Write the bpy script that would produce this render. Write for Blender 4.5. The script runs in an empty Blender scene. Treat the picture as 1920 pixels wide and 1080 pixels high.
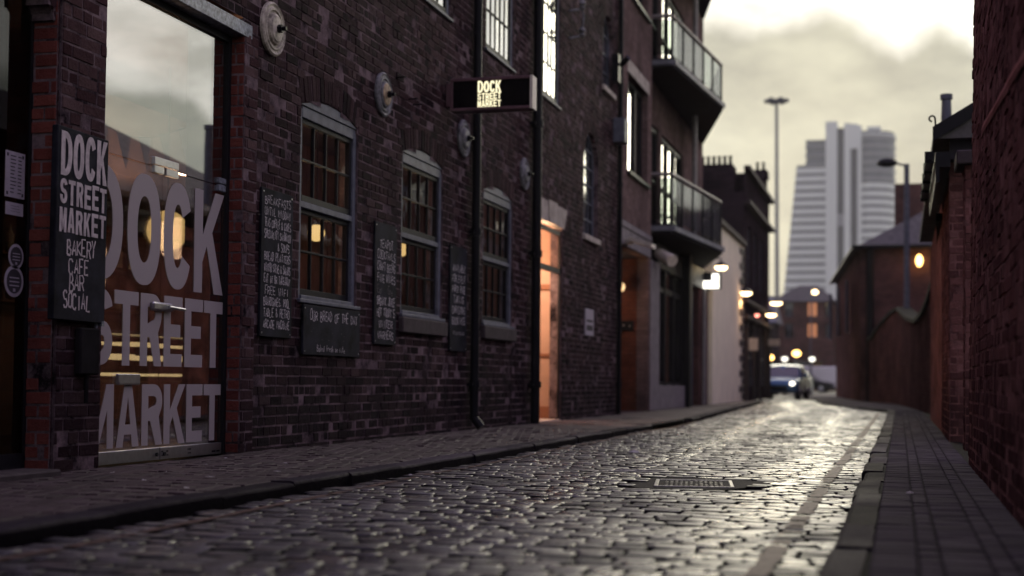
import bpy, bmesh, math, random
from mathutils import Matrix, Vector, noise
R = math.radians
PI = math.pi
random.seed(7)
rnd = random.random
def uni(a, b): return a + (b - a) * random.random()
SC = bpy.context.scene
COL = SC.collection

# ------------------------------------------------------------------ mesh helpers
class MB:
    """collects faces; every vertex carries one random number for its brick / stone"""
    def __init__(s): s.v = []; s.f = []; s.r = []; s.t = []
    def face(s, pts, r=0.5, t=0.0):
        n = len(s.v)
        for p in pts: s.v.append(tuple(p)); s.r.append(r); s.t.append(t)
        s.f.append(tuple(range(n, n + len(pts))))
    def raw(s, vs, fs, r=0.5, t=0.0):
        n = len(s.v)
        for k, p in enumerate(vs): s.v.append(tuple(p)); s.r.append(r[k] if isinstance(r, list) else r); s.t.append(t)
        for f in fs: s.f.append(tuple(i + n for i in f))
    def box(s, x0, x1, y0, y1, z0, z1, r=0.5, bev=0.0, t=0.0):
        if x1 < x0: x0, x1 = x1, x0
        if y1 < y0: y0, y1 = y1, y0
        if z1 < z0: z0, z1 = z1, z0
        b = min(bev, (x1-x0)*.4, (y1-y0)*.4, (z1-z0)*.4)
        if b <= 0:
            vs = [(x, y, z) for z in (z0, z1) for y in (y0, y1) for x in (x0, x1)]
            fs = [(0,2,3,1),(4,5,7,6),(0,1,5,4),(2,6,7,3),(0,4,6,2),(1,3,7,5)]
            s.raw(vs, fs, r, t); return
        bm = bmesh.new()
        bmesh.ops.create_cube(bm, size=1)
        for v in bm.verts:
            v.co = Vector(((x0+x1)/2 + v.co.x*(x1-x0), (y0+y1)/2 + v.co.y*(y1-y0), (z0+z1)/2 + v.co.z*(z1-z0)))
        bmesh.ops.bevel(bm, geom=bm.edges[:], offset=b, segments=1, affect='EDGES')
        s.bm(bm, r, t)
    def bm(s, bm, r=0.5, t=0.0, mat=None):
        bm.verts.index_update()
        if mat is not None: bm.transform(mat)
        s.raw([v.co[:] for v in bm.verts], [tuple(v.index for v in f.verts) for f in bm.faces], r, t)
        bm.free()
    def tube(s, p, q, r0, r1=None, n=10, r=0.5, caps=True):
        r1 = r0 if r1 is None else r1
        p, q = Vector(p), Vector(q); d = (q - p).normalized()
        a = d.orthogonal().normalized(); b = d.cross(a)
        vs = []
        for c, rr in ((p, r0), (q, r1)):
            for k in range(n):
                w = 2*PI*k/n; vs.append(c + (a*math.cos(w) + b*math.sin(w))*rr)
        fs = [(k, (k+1) % n, n+(k+1) % n, n+k) for k in range(n)]
        if caps: fs += [tuple(range(n-1, -1, -1)), tuple(range(n, 2*n))]
        s.raw(vs, fs, r)
    def path(s, pts, rad, n=8):
        for a, b in zip(pts, pts[1:]): s.tube(a, b, rad, n=n)
    def sphere(s, c, r0, sz=1.0, n=16, m=10, r=0.5):
        bm = bmesh.new(); bmesh.ops.create_uvsphere(bm, u_segments=n, v_segments=m, radius=r0)
        for v in bm.verts: v.co.z *= sz; v.co += Vector(c)
        s.bm(bm, r)
    def lathe(s, prof, c, axis='Z', n=28, r=0.5):
        """prof: (radius, along) pairs round an axis through c"""
        vs = []
        for (rr, h) in prof:
            for k in range(n):
                a = 2*PI*k/n; x, y = rr*math.cos(a), rr*math.sin(a)
                q = (x, y, h) if axis == 'Z' else ((h, x, y) if axis == 'X' else (y, h, x))
                vs.append((c[0]+q[0], c[1]+q[1], c[2]+q[2]))
        fs = []
        for i in range(len(prof)-1):
            for k in range(n):
                a, b = i*n+k, i*n+(k+1) % n
                fs.append((a, b, b+n, a+n))
        fs.append(tuple(range((len(prof)-1)*n, len(prof)*n)))
        fs.append(tuple(range(n-1, -1, -1)))
        s.raw(vs, fs, r)
    def prism(s, poly, z0, z1, r=0.5):
        """vertical prism over a counter-clockwise plan"""
        n = len(poly)
        vs = [(x, y, z0) for x, y in poly] + [(x, y, z1) for x, y in poly]
        s.raw(vs, [tuple(range(n-1, -1, -1)), tuple(range(n, 2*n))] + [(k, (k+1) % n, n+(k+1) % n, n+k) for k in range(n)], r)
    def build(s, name, mat, parent=None, smooth=False, kind=None):
        me = bpy.data.meshes.new(name)
        me.from_pydata(s.v, [], s.f)
        me.update()
        a = me.attributes.new('rnd', 'FLOAT', 'POINT'); a.data.foreach_set('value', s.r)
        a = me.attributes.new('trk', 'FLOAT', 'POINT'); a.data.foreach_set('value', s.t)
        uv = me.uv_layers.new(name='UVMap')
        d = []
        for p in me.polygons:
            n = p.normal
            for li in p.loop_indices:
                c = s.v[me.loops[li].vertex_index]
                if abs(n.z) > .75: d += [c[0], c[1]]
                elif abs(n.x) > abs(n.y): d += [c[1], c[2]]
                else: d += [c[0], c[2]]
        uv.data.foreach_set('uv', d)
        if smooth:
            me.polygons.foreach_set('use_smooth', [True]*len(me.polygons))
        me.materials.append(mat)
        return link(name, me, parent, kind)

def link(name, me, parent=None, kind=None):
    o = bpy.data.objects.new(name, me); COL.objects.link(o)
    if parent is not None:
        o.parent = parent
        o.matrix_parent_inverse = parent.matrix_world.inverted() if parent.type != 'EMPTY' else Matrix.Translation(-world_loc(parent))
    if kind: o['kind'] = kind
    return o
def world_loc(o):
    l = Vector(o.location)
    while o.parent is not None: o = o.parent; l += Vector(o.location)
    return l
def thing(name, label, cat, loc=(0, 0, 0), group=None):
    o = bpy.data.objects.new(name, None); COL.objects.link(o); o.location = loc
    o.empty_display_size = .2
    o['label'] = label; o['category'] = cat
    if group: o['group'] = group
    return o
def tag(o, label, cat, group=None):
    o['label'] = label; o['category'] = cat
    if group: o['group'] = group
    return o

# ------------------------------------------------------------------ materials
def newmat(name):
    m = bpy.data.materials.new(name); m.use_nodes = True
    nt = m.node_tree; b = nt.nodes['Principled BSDF']
    return m, nt, b
def N(nt, t, **k):
    n = nt.nodes.new(t)
    for a, v in k.items():
        if a.startswith('i_'):
            key = a[2:]; n.inputs[int(key) if key.isdigit() else key.replace('_', ' ')].default_value = v
        else: setattr(n, a, v)
    return n
def ramp(nt, stops, interp='LINEAR'):
    n = nt.nodes.new('ShaderNodeValToRGB'); e = n.color_ramp.elements
    n.color_ramp.interpolation = interp
    while len(e) < len(stops): e.new(.5)
    for k, (p, c) in enumerate(stops):
        e[k].position = p; e[k].color = (c[0], c[1], c[2], 1)
    return n
def mixc(nt, fac, a, b, mode='MIX'):
    n = nt.nodes.new('ShaderNodeMix'); n.data_type = 'RGBA'; n.blend_type = mode
    L = nt.links
    for sock, v in ((n.inputs[0], fac), (n.inputs[6], a), (n.inputs[7], b)):
        if hasattr(v, 'links'): L.new(v, sock)
        elif isinstance(v, (int, float)): sock.default_value = v
        else: sock.default_value = (v[0], v[1], v[2], 1)
    return n.outputs[2]
def maths(nt, op, a, b=0.0, c=None, clamp=False):
    n = nt.nodes.new('ShaderNodeMath'); n.operation = op; n.use_clamp = clamp
    for k, v in enumerate((a, b, c)):
        if v is None: continue
        if hasattr(v, 'links'): nt.links.new(v, n.inputs[k])
        else: n.inputs[k].default_value = v
    return n.outputs[0]
def noisetex(nt, scale, detail=4, rough=.6, vec=None, dim='3D'):
    n = nt.nodes.new('ShaderNodeTexNoise'); n.noise_dimensions = dim
    n.inputs['Scale'].default_value = scale; n.inputs['Detail'].default_value = detail; n.inputs['Roughness'].default_value = rough
    if vec is not None: nt.links.new(vec, n.inputs['Vector'])
    return n.outputs[0]
def objco(nt):
    return nt.nodes.new('ShaderNodeTexCoord').outputs['Object']
def bump(nt, b, h, dist=.01, st=1.0):
    n = nt.nodes.new('ShaderNodeBump'); n.inputs['Distance'].default_value = dist; n.inputs['Strength'].default_value = st
    nt.links.new(h, n.inputs['Height']); nt.links.new(n.outputs[0], b.inputs['Normal'])

def plain(name, col, rough=.6, metal=0.0, var=.25, scale=6.0, bmp=.002, spec=.07):
    """painted / moulded surface with faint dirt and unevenness"""
    m, nt, b = newmat(name); co = objco(nt)
    n1 = noisetex(nt, scale, 5, .65, co)
    dark = tuple(c*(1-var) for c in col); light = tuple(min(1, c*(1+var*.6)) for c in col)
    r = ramp(nt, [(.3, dark), (.7, light)]); nt.links.new(n1, r.inputs[0])
    nt.links.new(r.outputs[0], b.inputs['Base Color'])
    n2 = noisetex(nt, scale*6, 4, .6, co)
    rr = nt.nodes.new('ShaderNodeMapRange'); rr.inputs[3].default_value = max(.03, rough-.12); rr.inputs[4].default_value = min(1, rough+.12)
    nt.links.new(n2, rr.inputs[0]); nt.links.new(rr.outputs[0], b.inputs['Roughness'])
    b.inputs['Metallic'].default_value = metal; b.inputs['Specular IOR Level'].default_value = spec
    if bmp: bump(nt, b, n2, bmp, .6)
    return m
def brickmat(name, cols, rough=.75, grime=.55, spec=.0, soot=(.012, .010, .012), sootlvl=(.42, .68), darkening=1.0):
    """for modelled bricks: colour per brick from its random number, blotches, soot, pitted face"""
    m, nt, b = newmat(name); co = objco(nt); L = nt.links
    at = N(nt, 'ShaderNodeAttribute', attribute_name='rnd')
    k = len(cols); r = ramp(nt, [((i+.5)/k, c) for i, c in enumerate(cols)])
    L.new(at.outputs['Fac'], r.inputs[0])
    n1 = noisetex(nt, 14, 6, .7, co)
    c = mixc(nt, maths(nt, 'MULTIPLY', n1, .55), r.outputs[0], tuple(x*.5 for x in cols[0]), 'MIX')
    n2 = noisetex(nt, .55, 5, .62, co)
    rs = ramp(nt, [(sootlvl[0], (0, 0, 0)), (sootlvl[1], (1, 1, 1))]); L.new(n2, rs.inputs[0])
    c = mixc(nt, maths(nt, 'MULTIPLY', rs.outputs[0], grime), c, soot)
    n4 = noisetex(nt, 48, 3, .6, co)
    rp = ramp(nt, [(.66, (0, 0, 0)), (.76, (1, 1, 1))]); L.new(n4, rp.inputs[0])
    c = mixc(nt, maths(nt, 'MULTIPLY', rp.outputs[0], .35), c, tuple(min(1, x*2.2+.03) for x in cols[-1]))
    n5 = noisetex(nt, 1.3, 7, .68, co)
    re = ramp(nt, [(.70, (0, 0, 0)), (.84, (1, 1, 1))]); L.new(n5, re.inputs[0])
    c = mixc(nt, maths(nt, 'MULTIPLY', re.outputs[0], maths(nt, 'MULTIPLY', n1, .7)), c, tuple(min(1, x*1.6+.04) for x in cols[-1]))
    mp_ = N(nt, 'ShaderNodeMapping'); mp_.inputs['Scale'].default_value = (1.6, 1.6, .16); L.new(co, mp_.inputs[0])
    rk_ = ramp(nt, [(.54, (0, 0, 0)), (.70, (1, 1, 1))]); L.new(noisetex(nt, 1.5, 6, .65, mp_.outputs[0]), rk_.inputs[0])
    c = mixc(nt, maths(nt, 'MULTIPLY', rk_.outputs[0], .7*darkening), c, soot)      # soot runs down the wall
    sx = N(nt, 'ShaderNodeSeparateXYZ'); L.new(co, sx.inputs[0])
    dm = N(nt, 'ShaderNodeMapRange', interpolation_type='SMOOTHSTEP'); dm.inputs[1].default_value = .15; dm.inputs[2].default_value = 1.0; dm.inputs[3].default_value = .62*darkening; dm.inputs[4].default_value = 0
    L.new(maths(nt, 'ADD', sx.outputs[2], maths(nt, 'MULTIPLY', maths(nt, 'SUBTRACT', n5, .5), 1.6)), dm.inputs[0])
    c = mixc(nt, dm.outputs[0], c, soot)                       # darker towards the foot of the wall
    L.new(c, b.inputs['Base Color'])
    b.inputs['Roughness'].default_value = rough; b.inputs['Specular IOR Level'].default_value = spec
    h = maths(nt, 'ADD', maths(nt, 'MULTIPLY', noisetex(nt, 38, 7, .75, co), 1.0), maths(nt, 'MULTIPLY', noisetex(nt, 9, 3, .6, co), 1.2))
    bump(nt, b, h, .016, 1.0)
    return m
def mortarmat(name, a, bcol):
    m, nt, b = newmat(name); co = objco(nt); L = nt.links
    r = ramp(nt, [(.38, a), (.60, bcol)]); L.new(noisetex(nt, 2.6, 8, .78, co), r.inputs[0])
    L.new(r.outputs[0], b.inputs['Base Color']); b.inputs['Roughness'].default_value = .95; b.inputs['Specular IOR Level'].default_value = 0
    bump(nt, b, noisetex(nt, 60, 6, .75, co), .01, 1)
    return m
def farbrick(name, c1, c2, mort, w=.23, h=.083, spec=.0):
    """brickwork as a surface pattern, for walls too far off to model brick by brick"""
    m, nt, b = newmat(name); L = nt.links; co = objco(nt)
    uv = nt.nodes.new('ShaderNodeTexCoord').outputs['UV']
    br = N(nt, 'ShaderNodeTexBrick', offset=.5)
    for k, v in (('Color1', c1), ('Color2', c2), ('Mortar', mort)): br.inputs[k].default_value = (*v, 1)
    for k, v in (('Scale', 1.0), ('Mortar Size', .006), ('Mortar Smooth', .3), ('Brick Width', w), ('Row Height', h), ('Bias', -.1)): br.inputs[k].default_value = v
    L.new(uv, br.inputs['Vector'])
    st = ramp(nt, [(.35, (.45, .45, .45)), (.7, (1.15, 1.1, 1.1))]); L.new(noisetex(nt, .8, 6, .7, co), st.inputs[0])
    c = mixc(nt, 1.0, br.outputs[0], st.outputs[0], 'MULTIPLY')
    L.new(c, b.inputs['Base Color']); b.inputs['Roughness'].default_value = .8; b.inputs['Specular IOR Level'].default_value = spec
    bump(nt, b, maths(nt, 'SUBTRACT', noisetex(nt, 40, 5, .7, co), br.outputs[1]), .012, .8)
    return m
def emit(name, col, strength):
    m = bpy.data.materials.new(name); m.use_nodes = True; nt = m.node_tree
    nt.nodes.remove(nt.nodes['Principled BSDF'])
    e = N(nt, 'ShaderNodeEmission'); e.inputs[0].default_value = (*col, 1); e.inputs[1].default_value = strength
    nt.links.new(e.outputs[0], nt.nodes['Material Output'].inputs[0])
    return m
def glassmat(name, tint=(.8, .8, .8), boost=1.6, rough=.01, base=.0, wave=.0):
    """window pane: Fresnel mirror over tinted clear"""
    m = bpy.data.materials.new(name); m.use_nodes = True; nt = m.node_tree; L = nt.links
    nt.nodes.remove(nt.nodes['Principled BSDF'])
    lw = N(nt, 'ShaderNodeLayerWeight'); lw.inputs[0].default_value = .5
    sch = maths(nt, 'MULTIPLY_ADD', maths(nt, 'POWER', lw.outputs['Facing'], 5.0), .96, .04)
    f = maths(nt, 'MULTIPLY_ADD', sch, boost, base, clamp=True)
    tr = N(nt, 'ShaderNodeBsdfTransparent'); tr.inputs[0].default_value = (*tint, 1)
    gl = N(nt, 'ShaderNodeBsdfGlossy'); gl.inputs['Roughness'].default_value = rough; gl.inputs[0].default_value = (.95, .95, .95, 1)
    if wave:
        bp = N(nt, 'ShaderNodeBump'); bp.inputs['Distance'].default_value = wave
        L.new(noisetex(nt, 3.0, 2, .5, objco(nt)), bp.inputs['Height']); L.new(bp.outputs[0], gl.inputs['Normal'])
    mx = N(nt, 'ShaderNodeMixShader'); L.new(f, mx.inputs[0]); L.new(tr.outputs[0], mx.inputs[1]); L.new(gl.outputs[0], mx.inputs[2])
    L.new(mx.outputs[0], nt.nodes['Material Output'].inputs[0])
    return m

M = {}
M['brick'] = brickmat('dark_brick', [(.012,.007,.009),(.026,.014,.016),(.044,.022,.025),(.060,.031,.034),(.105,.064,.066)], rough=.75, spec=.012)
M['mortar'] = mortarmat('sooty_mortar', (.010,.008,.010), (.19,.14,.145))
M['redbrick'] = brickmat('red_painted_brick', [(.14,.042,.034),(.19,.055,.043),(.23,.070,.054),(.12,.040,.034)], grime=.05, darkening=.25)
M['pierbrick'] = brickmat('doorway_brick', [(.05,.026,.026),(.075,.042,.042),(.10,.060,.058),(.14,.090,.086)], grime=.5)
M['wallbrick'] = brickmat('red_wall_brick', [(.11,.050,.045),(.17,.075,.067),(.22,.10,.088),(.28,.14,.122)], grime=.4, rough=.8, soot=(.02,.012,.013))
M['wallmortar'] = mortarmat('red_wall_mortar', (.06,.030,.028), (.26,.13,.115))
M['smear'] = mortarmat('smeared_mortar', (.28,.12,.10), (.40,.19,.16))
M['sett'] = None
M['flatbrick'] = farbrick('buff_brick', (.15,.105,.095), (.21,.15,.135), (.12,.095,.09))
M['farred'] = farbrick('far_red_brick', (.085,.045,.041), (.135,.072,.064), (.19,.13,.12), spec=.0)
M['fardark'] = farbrick('far_dark_brick', (.030,.022,.028), (.05,.036,.042), (.03,.024,.028))
M['passage'] = farbrick('passage_brick', (.15,.055,.035), (.20,.075,.045), (.09,.05,.04))
M['frame'] = plain('grey_window_paint', (.10,.108,.130), .5, var=.4, scale=9)
M['sash'] = plain('black_sash_paint', (.012,.012,.015), .45, scale=12, spec=.03)
M['black'] = plain('black_paint', (.010,.010,.012), .5, scale=8, spec=.12)
M['soot'] = plain('sooty_coping', (.012,.011,.012), .95, var=.5, scale=8, spec=.03)
M['iron'] = plain('black_cast_iron', (.009,.009,.011), .42, scale=10, bmp=.004)
M['steel'] = plain('brushed_steel', (.42,.42,.43), .34, 1.0, var=.15, scale=20)
M['galv'] = plain('pitted_grey_steel', (.20,.22,.25), .5, .35, var=.7, scale=26, bmp=.006)
M['stone'] = plain('weathered_sandstone', (.40,.355,.30), .85, var=.4, scale=5, bmp=.006)
M['darkstone'] = plain('sooty_stone_sill', (.055,.045,.045), .8, var=.35, scale=7, bmp=.006)
M['kerbstone'] = plain('worn_kerb_granite', (.026,.022,.025), .6, var=.8, scale=16, bmp=.02, spec=.25)
M['board'] = plain('chalkboard_black', (.015,.016,.021), .8, var=.85, scale=5, bmp=.0008, spec=.06)
M['chalk'] = plain('chalk_paint', (.50,.47,.46), .9, var=.5, scale=40, bmp=0, spec=.05)
M['chalkdim'] = plain('faded_chalk', (.12,.11,.115), .9, var=.6, scale=40, bmp=0)
M['signpaint'] = plain('cream_sign_paint', (.52,.47,.44), .85, var=.35, scale=22, bmp=0, spec=.05)
M['plate1'] = plain('cream_painted_iron', (.40,.36,.29), .55, var=.75, scale=14, bmp=.004)
M['plate2'] = plain('grey_painted_iron', (.16,.16,.165), .5, var=.8, scale=14, bmp=.004)
M['plate3'] = plain('ochre_painted_iron', (.36,.27,.17), .55, var=.75, scale=14, bmp=.004)
M['plum'] = plain('plum_sign_metal', (.13,.075,.085), .45, .3, scale=10)
M['cream'] = plain('cream_metal', (.55,.50,.42), .5, scale=10)
M['signface'] = plain('black_acrylic', (.006,.005,.006), .25, scale=10, bmp=0)
M['letters'] = emit('lit_sign_letters', (1.0,.90,.58), 1.15)
M['globe'] = emit('lit_opal_globe', (1.0,.66,.25), 1.25)
M['bulb'] = emit('lit_bulb', (1.0,.55,.20), 6.0)
M['warmlamp'] = emit('lit_lamp_lens', (1.0,.70,.36), 7.5)
M['amberlamp'] = emit('lit_amber_lens', (1.0,.56,.16), 7.0)
M['redlamp'] = emit('lit_red_lens', (1.0,.30,.22), 3.5)
M['whitelit'] = emit('lit_white_sign', (1.0,.95,.82), 2.6)
M['litwin'] = emit('lit_far_window', (1.0,.40,.20), .42)
M['litshelf'] = emit('lit_shelf_strip', (1.0,.74,.36), 1.1)
M['headlamp'] = emit('lit_headlamp', (1.0,.93,.78), 4.0)
M['vinyl'] = None
M['glass'] = glassmat('window_glass', (.70,.69,.68), 1.9, wave=.0015)
M['doorglass'] = glassmat('plate_glass', (.80,.78,.76), 3.0, base=.16)
M['darkglass'] = glassmat('dark_shop_glass', (.25,.25,.27), .8)
M['skyglass'] = glassmat('upper_window_glass', (.06,.06,.06), 1.2, base=.34, rough=.06, wave=.001)
M['balcglass'] = glassmat('balcony_glass', (.60,.64,.63), .45, base=.02, rough=.08)
M['farglass'] = glassmat('far_glass', (.05,.05,.06), 1.0, base=.05, rough=.1)
M['flag1'] = plain('cream_bunting_cloth', (.50,.42,.33), .9, scale=20)
M['flag2'] = plain('brown_bunting_cloth', (.20,.13,.10), .9, scale=20)
M['plaster'] = plain('warm_plaster', (.30,.19,.15), .9, var=.3, scale=3, spec=.05)
M['hall'] = plain('orange_hall_plaster', (.38,.25,.19), .85, var=.15, scale=2, spec=.05)
M['reflection_boards'] = plain('reflection_brown', (.17,.075,.062), .7, var=.5, scale=3)
M['woodfloor'] = plain('dark_floorboards', (.10,.06,.04), .6, scale=4)
M['wood'] = plain('brown_wood', (.13,.075,.045), .6, scale=8)
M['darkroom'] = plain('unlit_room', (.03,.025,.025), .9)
M['paper'] = plain('printed_paper', (.36,.33,.35), .7, var=.15, scale=20, bmp=0)
M['ink'] = plain('dark_ink', (.05,.045,.05), .7, bmp=0)
M['render'] = plain('cream_render', (.86,.79,.58), .9, var=.14, scale=1.2, spec=.0)
M['slate'] = plain('roof_slate', (.090,.086,.080), .75, var=.5, scale=5, bmp=.01, spec=.1)
M['lead'] = plain('grey_lead', (.16,.165,.18), .5, var=.4, scale=5, bmp=.006)
M['concrete'] = plain('grey_concrete', (.19,.17,.17), .85, var=.35, scale=4, spec=.08)
M['soffit'] = plain('dark_soffit', (.030,.027,.033), .8, scale=3)
M['alu'] = plain('aluminium_rail', (.24,.22,.21), .5, .3, scale=10)
M['towerwhite'] = plain('pale_cladding', (.60,.65,.60), .8, var=.05, scale=.05, bmp=0)
M['towergrey'] = plain('grey_cladding', (.22,.235,.25), .6, var=.1, scale=.05, bmp=0)
M['towerglass'] = plain('blue_grey_glazing', (.12,.14,.16), .3, var=.2, scale=.1, bmp=0)
M['towerslot'] = plain('dark_tower_glazing', (.035,.045,.065), .4, var=.1, scale=.1, bmp=0)
M['mast'] = plain('galvanised_mast', (.26,.27,.26), .5, .3, var=.1, scale=2)
M['yellow'] = plain('worn_yellow_paint', (.105,.070,.052), .7, var=.6, scale=30, bmp=.003)
M['yellow2'] = plain('pale_worn_yellow_paint', (.17,.125,.095), .6, var=.6, scale=30, bmp=.003)
M['tarmac'] = plain('tarmac_patch', (.016,.014,.016), .75, var=.5, scale=60, bmp=.006)
M['ground'] = plain('asphalt', (.035,.032,.034), .6, var=.4, scale=3, bmp=.01)
M['cover'] = plain('worn_iron_cover', (.24,.235,.22), .42, .8, var=.6, scale=30)
M['bluecar'] = plain('blue_car_paint', (.07,.14,.25), .25, .3, var=.1, bmp=0)
M['silvercar'] = plain('silver_car_paint', (.40,.41,.42), .3, .5, var=.1, bmp=0)
M['greycar'] = plain('grey_car_paint', (.06,.065,.075), .3, .3, var=.1, bmp=0)
M['blackcar'] = plain('black_car_paint', (.012,.012,.014), .25, .2, var=.1, bmp=0)
M['whitevan'] = plain('white_van_paint', (.58,.58,.56), .35, var=.1, bmp=0)
M['carglass'] = plain('car_window', (.02,.022,.025), .06, var=.1, bmp=0, spec=.9)
M['rubber'] = plain('tyre_rubber', (.012,.012,.012), .8)
M['litter'] = plain('pale_litter', (.5,.48,.44), .7, scale=40)
M['glasslamp'] = plain('lamp_glass_dark', (.04,.04,.045), .2)
M['fence'] = plain('grey_fence_boards', (.06,.065,.075), .7)
M['bluedoor'] = plain('blue_door_paint', (.04,.07,.14), .5)

def vinylmat():
    m = bpy.data.materials.new('frosted_vinyl'); m.use_nodes = True; nt = m.node_tree; L = nt.links
    b = nt.nodes['Principled BSDF']; b.inputs['Base Color'].default_value = (.50, .46, .44, 1); b.inputs['Roughness'].default_value = .6; b.inputs['Specular IOR Level'].default_value = .1
    t = N(nt, 'ShaderNodeBsdfTranslucent'); t.inputs[0].default_value = (.55, .48, .42, 1)
    mx = N(nt, 'ShaderNodeMixShader'); mx.inputs[0].default_value = .35
    L.new(b.outputs[0], mx.inputs[1]); L.new(t.outputs[0], mx.inputs[2]); L.new(mx.outputs[0], nt.nodes['Material Output'].inputs[0])
    return m
M['vinyl'] = vinylmat()
def settmat(name, cols, r0, r1, tscale=1.0, spec=.6, bm=.006, grit=0.0):
    """wet stone: per-stone colour, polished wheel tracks smoother"""
    m, nt, b = newmat(name); L = nt.links; co = objco(nt)
    at = N(nt, 'ShaderNodeAttribute', attribute_name='rnd'); tk = N(nt, 'ShaderNodeAttribute', attribute_name='trk')
    k = len(cols); r = ramp(nt, [((i+.5)/k, c) for i, c in enumerate(cols)]); L.new(at.outputs['Fac'], r.inputs[0])
    n1 = noisetex(nt, 22, 5, .7, co)
    c = mixc(nt, maths(nt, 'MULTIPLY', n1, .8), r.outputs[0], tuple(x*.5 for x in cols[0]))
    n2 = noisetex(nt, 1.1, 5, .65, co)
    mr = N(nt, 'ShaderNodeMapRange'); mr.inputs[1].default_value = .3; mr.inputs[2].default_value = .7; mr.inputs[3].default_value = r0; mr.inputs[4].default_value = r1
    L.new(n2, mr.inputs[0])
    dirt = maths(nt, 'MULTIPLY', at.outputs['Fac'], -1.6, clamp=True)  # joint dirt; on kerbs also the shade coloured onto the road face
    c = mixc(nt, dirt, c, (.006, .0055, .006)); L.new(c, b.inputs['Base Color'])
    L.new(maths(nt, 'MULTIPLY', maths(nt, 'SUBTRACT', 1.0, dirt), spec), b.inputs['Specular IOR Level'])
    rg = maths(nt, 'MULTIPLY', mr.outputs[0], maths(nt, 'SUBTRACT', 1.0, maths(nt, 'MULTIPLY', tk.outputs['Fac'], .45)))
    if grit:
        rg = maths(nt, 'MULTIPLY', rg, maths(nt, 'MULTIPLY_ADD', maths(nt, 'FRACT', maths(nt, 'MULTIPLY', at.outputs['Fac'], 37.0)), .8, .70))
        gr = ramp(nt, [(.46, (0, 0, 0)), (.62, (1, 1, 1))]); L.new(noisetex(nt, .75, 6, .7, co), gr.inputs[0])
        gf = maths(nt, 'MULTIPLY', maths(nt, 'MULTIPLY', gr.outputs[0], grit), maths(nt, 'SUBTRACT', 1.0, tk.outputs['Fac'], clamp=True))
        L.new(maths(nt, 'MULTIPLY', maths(nt, 'MULTIPLY', maths(nt, 'SUBTRACT', 1.0, dirt), spec), maths(nt, 'SUBTRACT', 1.0, gf)), b.inputs['Specular IOR Level'])
        rg = maths(nt, 'ADD', rg, maths(nt, 'MULTIPLY', gf, .25))
    L.new(maths(nt, 'ADD', rg, maths(nt, 'MULTIPLY', dirt, .5)), b.inputs['Roughness'])
    h = maths(nt, 'ADD', noisetex(nt, 70, 5, .7, co), maths(nt, 'MULTIPLY', noisetex(nt, 16, 3, .6, co), 1.5))
    bump(nt, b, h, bm, .6)
    return m
M['sett'] = settmat('wet_sett_stone', [(.016,.014,.017),(.026,.022,.026),(.040,.034,.039),(.066,.056,.060),(.058,.034,.038)], .24, .46, spec=.85, grit=.75)
M['kerbset'] = settmat('kerb_stone', [(.018,.014,.019),(.032,.026,.034),(.048,.040,.050),(.095,.080,.092)], .6, .85, spec=.03, bm=.018)
M['paver'] = settmat('brick_pavers', [(.026,.014,.017),(.038,.020,.024),(.050,.028,.033),(.066,.042,.047)], .66, .85, spec=.25)
M['paver2'] = settmat('grey_pavers', [(.044,.035,.046),(.060,.048,.062),(.080,.064,.080)], .75, .9, spec=.015)
M['joint'] = plain('dirty_joint', (.008,.007,.008), .9, scale=30, bmp=.01)

# ------------------------------------------------------------------ brickwork
def mapX(x0): return lambda u, v, w: (x0 + w, u, v)               # faces +X, u = Y
def mapXn(x0, lean=0.0): return lambda u, v, w: (x0 - w + lean*v, -u, v)  # faces -X, u = -Y
def mapY(y0): return lambda u, v, w: (u, y0 - w, v)               # faces -Y, u = X
def mapG(z0): return lambda u, v, w: (u, v, z0 + w)               # ground

def arc_half(op, v):
    """blocked interval of an opening at height v, or None. op = (ua, ub, va, vb, rise)"""
    ua, ub, va, vb, rise = op
    if v < va: return None
    if v <= vb: return (ua, ub)
    if rise <= 0 or v >= vb + rise: return None
    h = (ub - ua)/2; rad = (h*h + rise*rise)/(2*rise); cy = vb + rise - rad
    d = rad*rad - (v - cy)**2
    if d <= 0: return None
    d = min(h, math.sqrt(d)); c = (ua + ub)/2
    return (c - d, c + d)
def cut(iv, blk):
    out = []
    for a, b in iv:
        if blk[1] <= a or blk[0] >= b: out.append((a, b)); continue
        if blk[0] > a: out.append((a, blk[0]))
        if blk[1] < b: out.append((blk[1], b))
    return out
def one_brick(mb, mp, a, b, c, d, w0, w1, cham, jit, r):
    j = lambda: uni(-jit, jit)
    tl = uni(-jit, jit)*1.2; tm = uni(-jit, jit)*1.2
    vs = [mp(a, c, w0), mp(b, c, w0), mp(b, d, w0), mp(a, d, w0)]
    vs += [mp(a+cham+j(), c+cham+j(), w1+tl), mp(b-cham+j(), c+cham+j(), w1+tm), mp(b-cham+j(), d-cham+j(), w1+tm), mp(a+cham+j(), d-cham+j(), w1+tl)]
    mb.raw(vs, [(4,5,6,7),(0,1,5,4),(1,2,6,5),(2,3,7,6),(3,0,4,7)], r)
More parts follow.
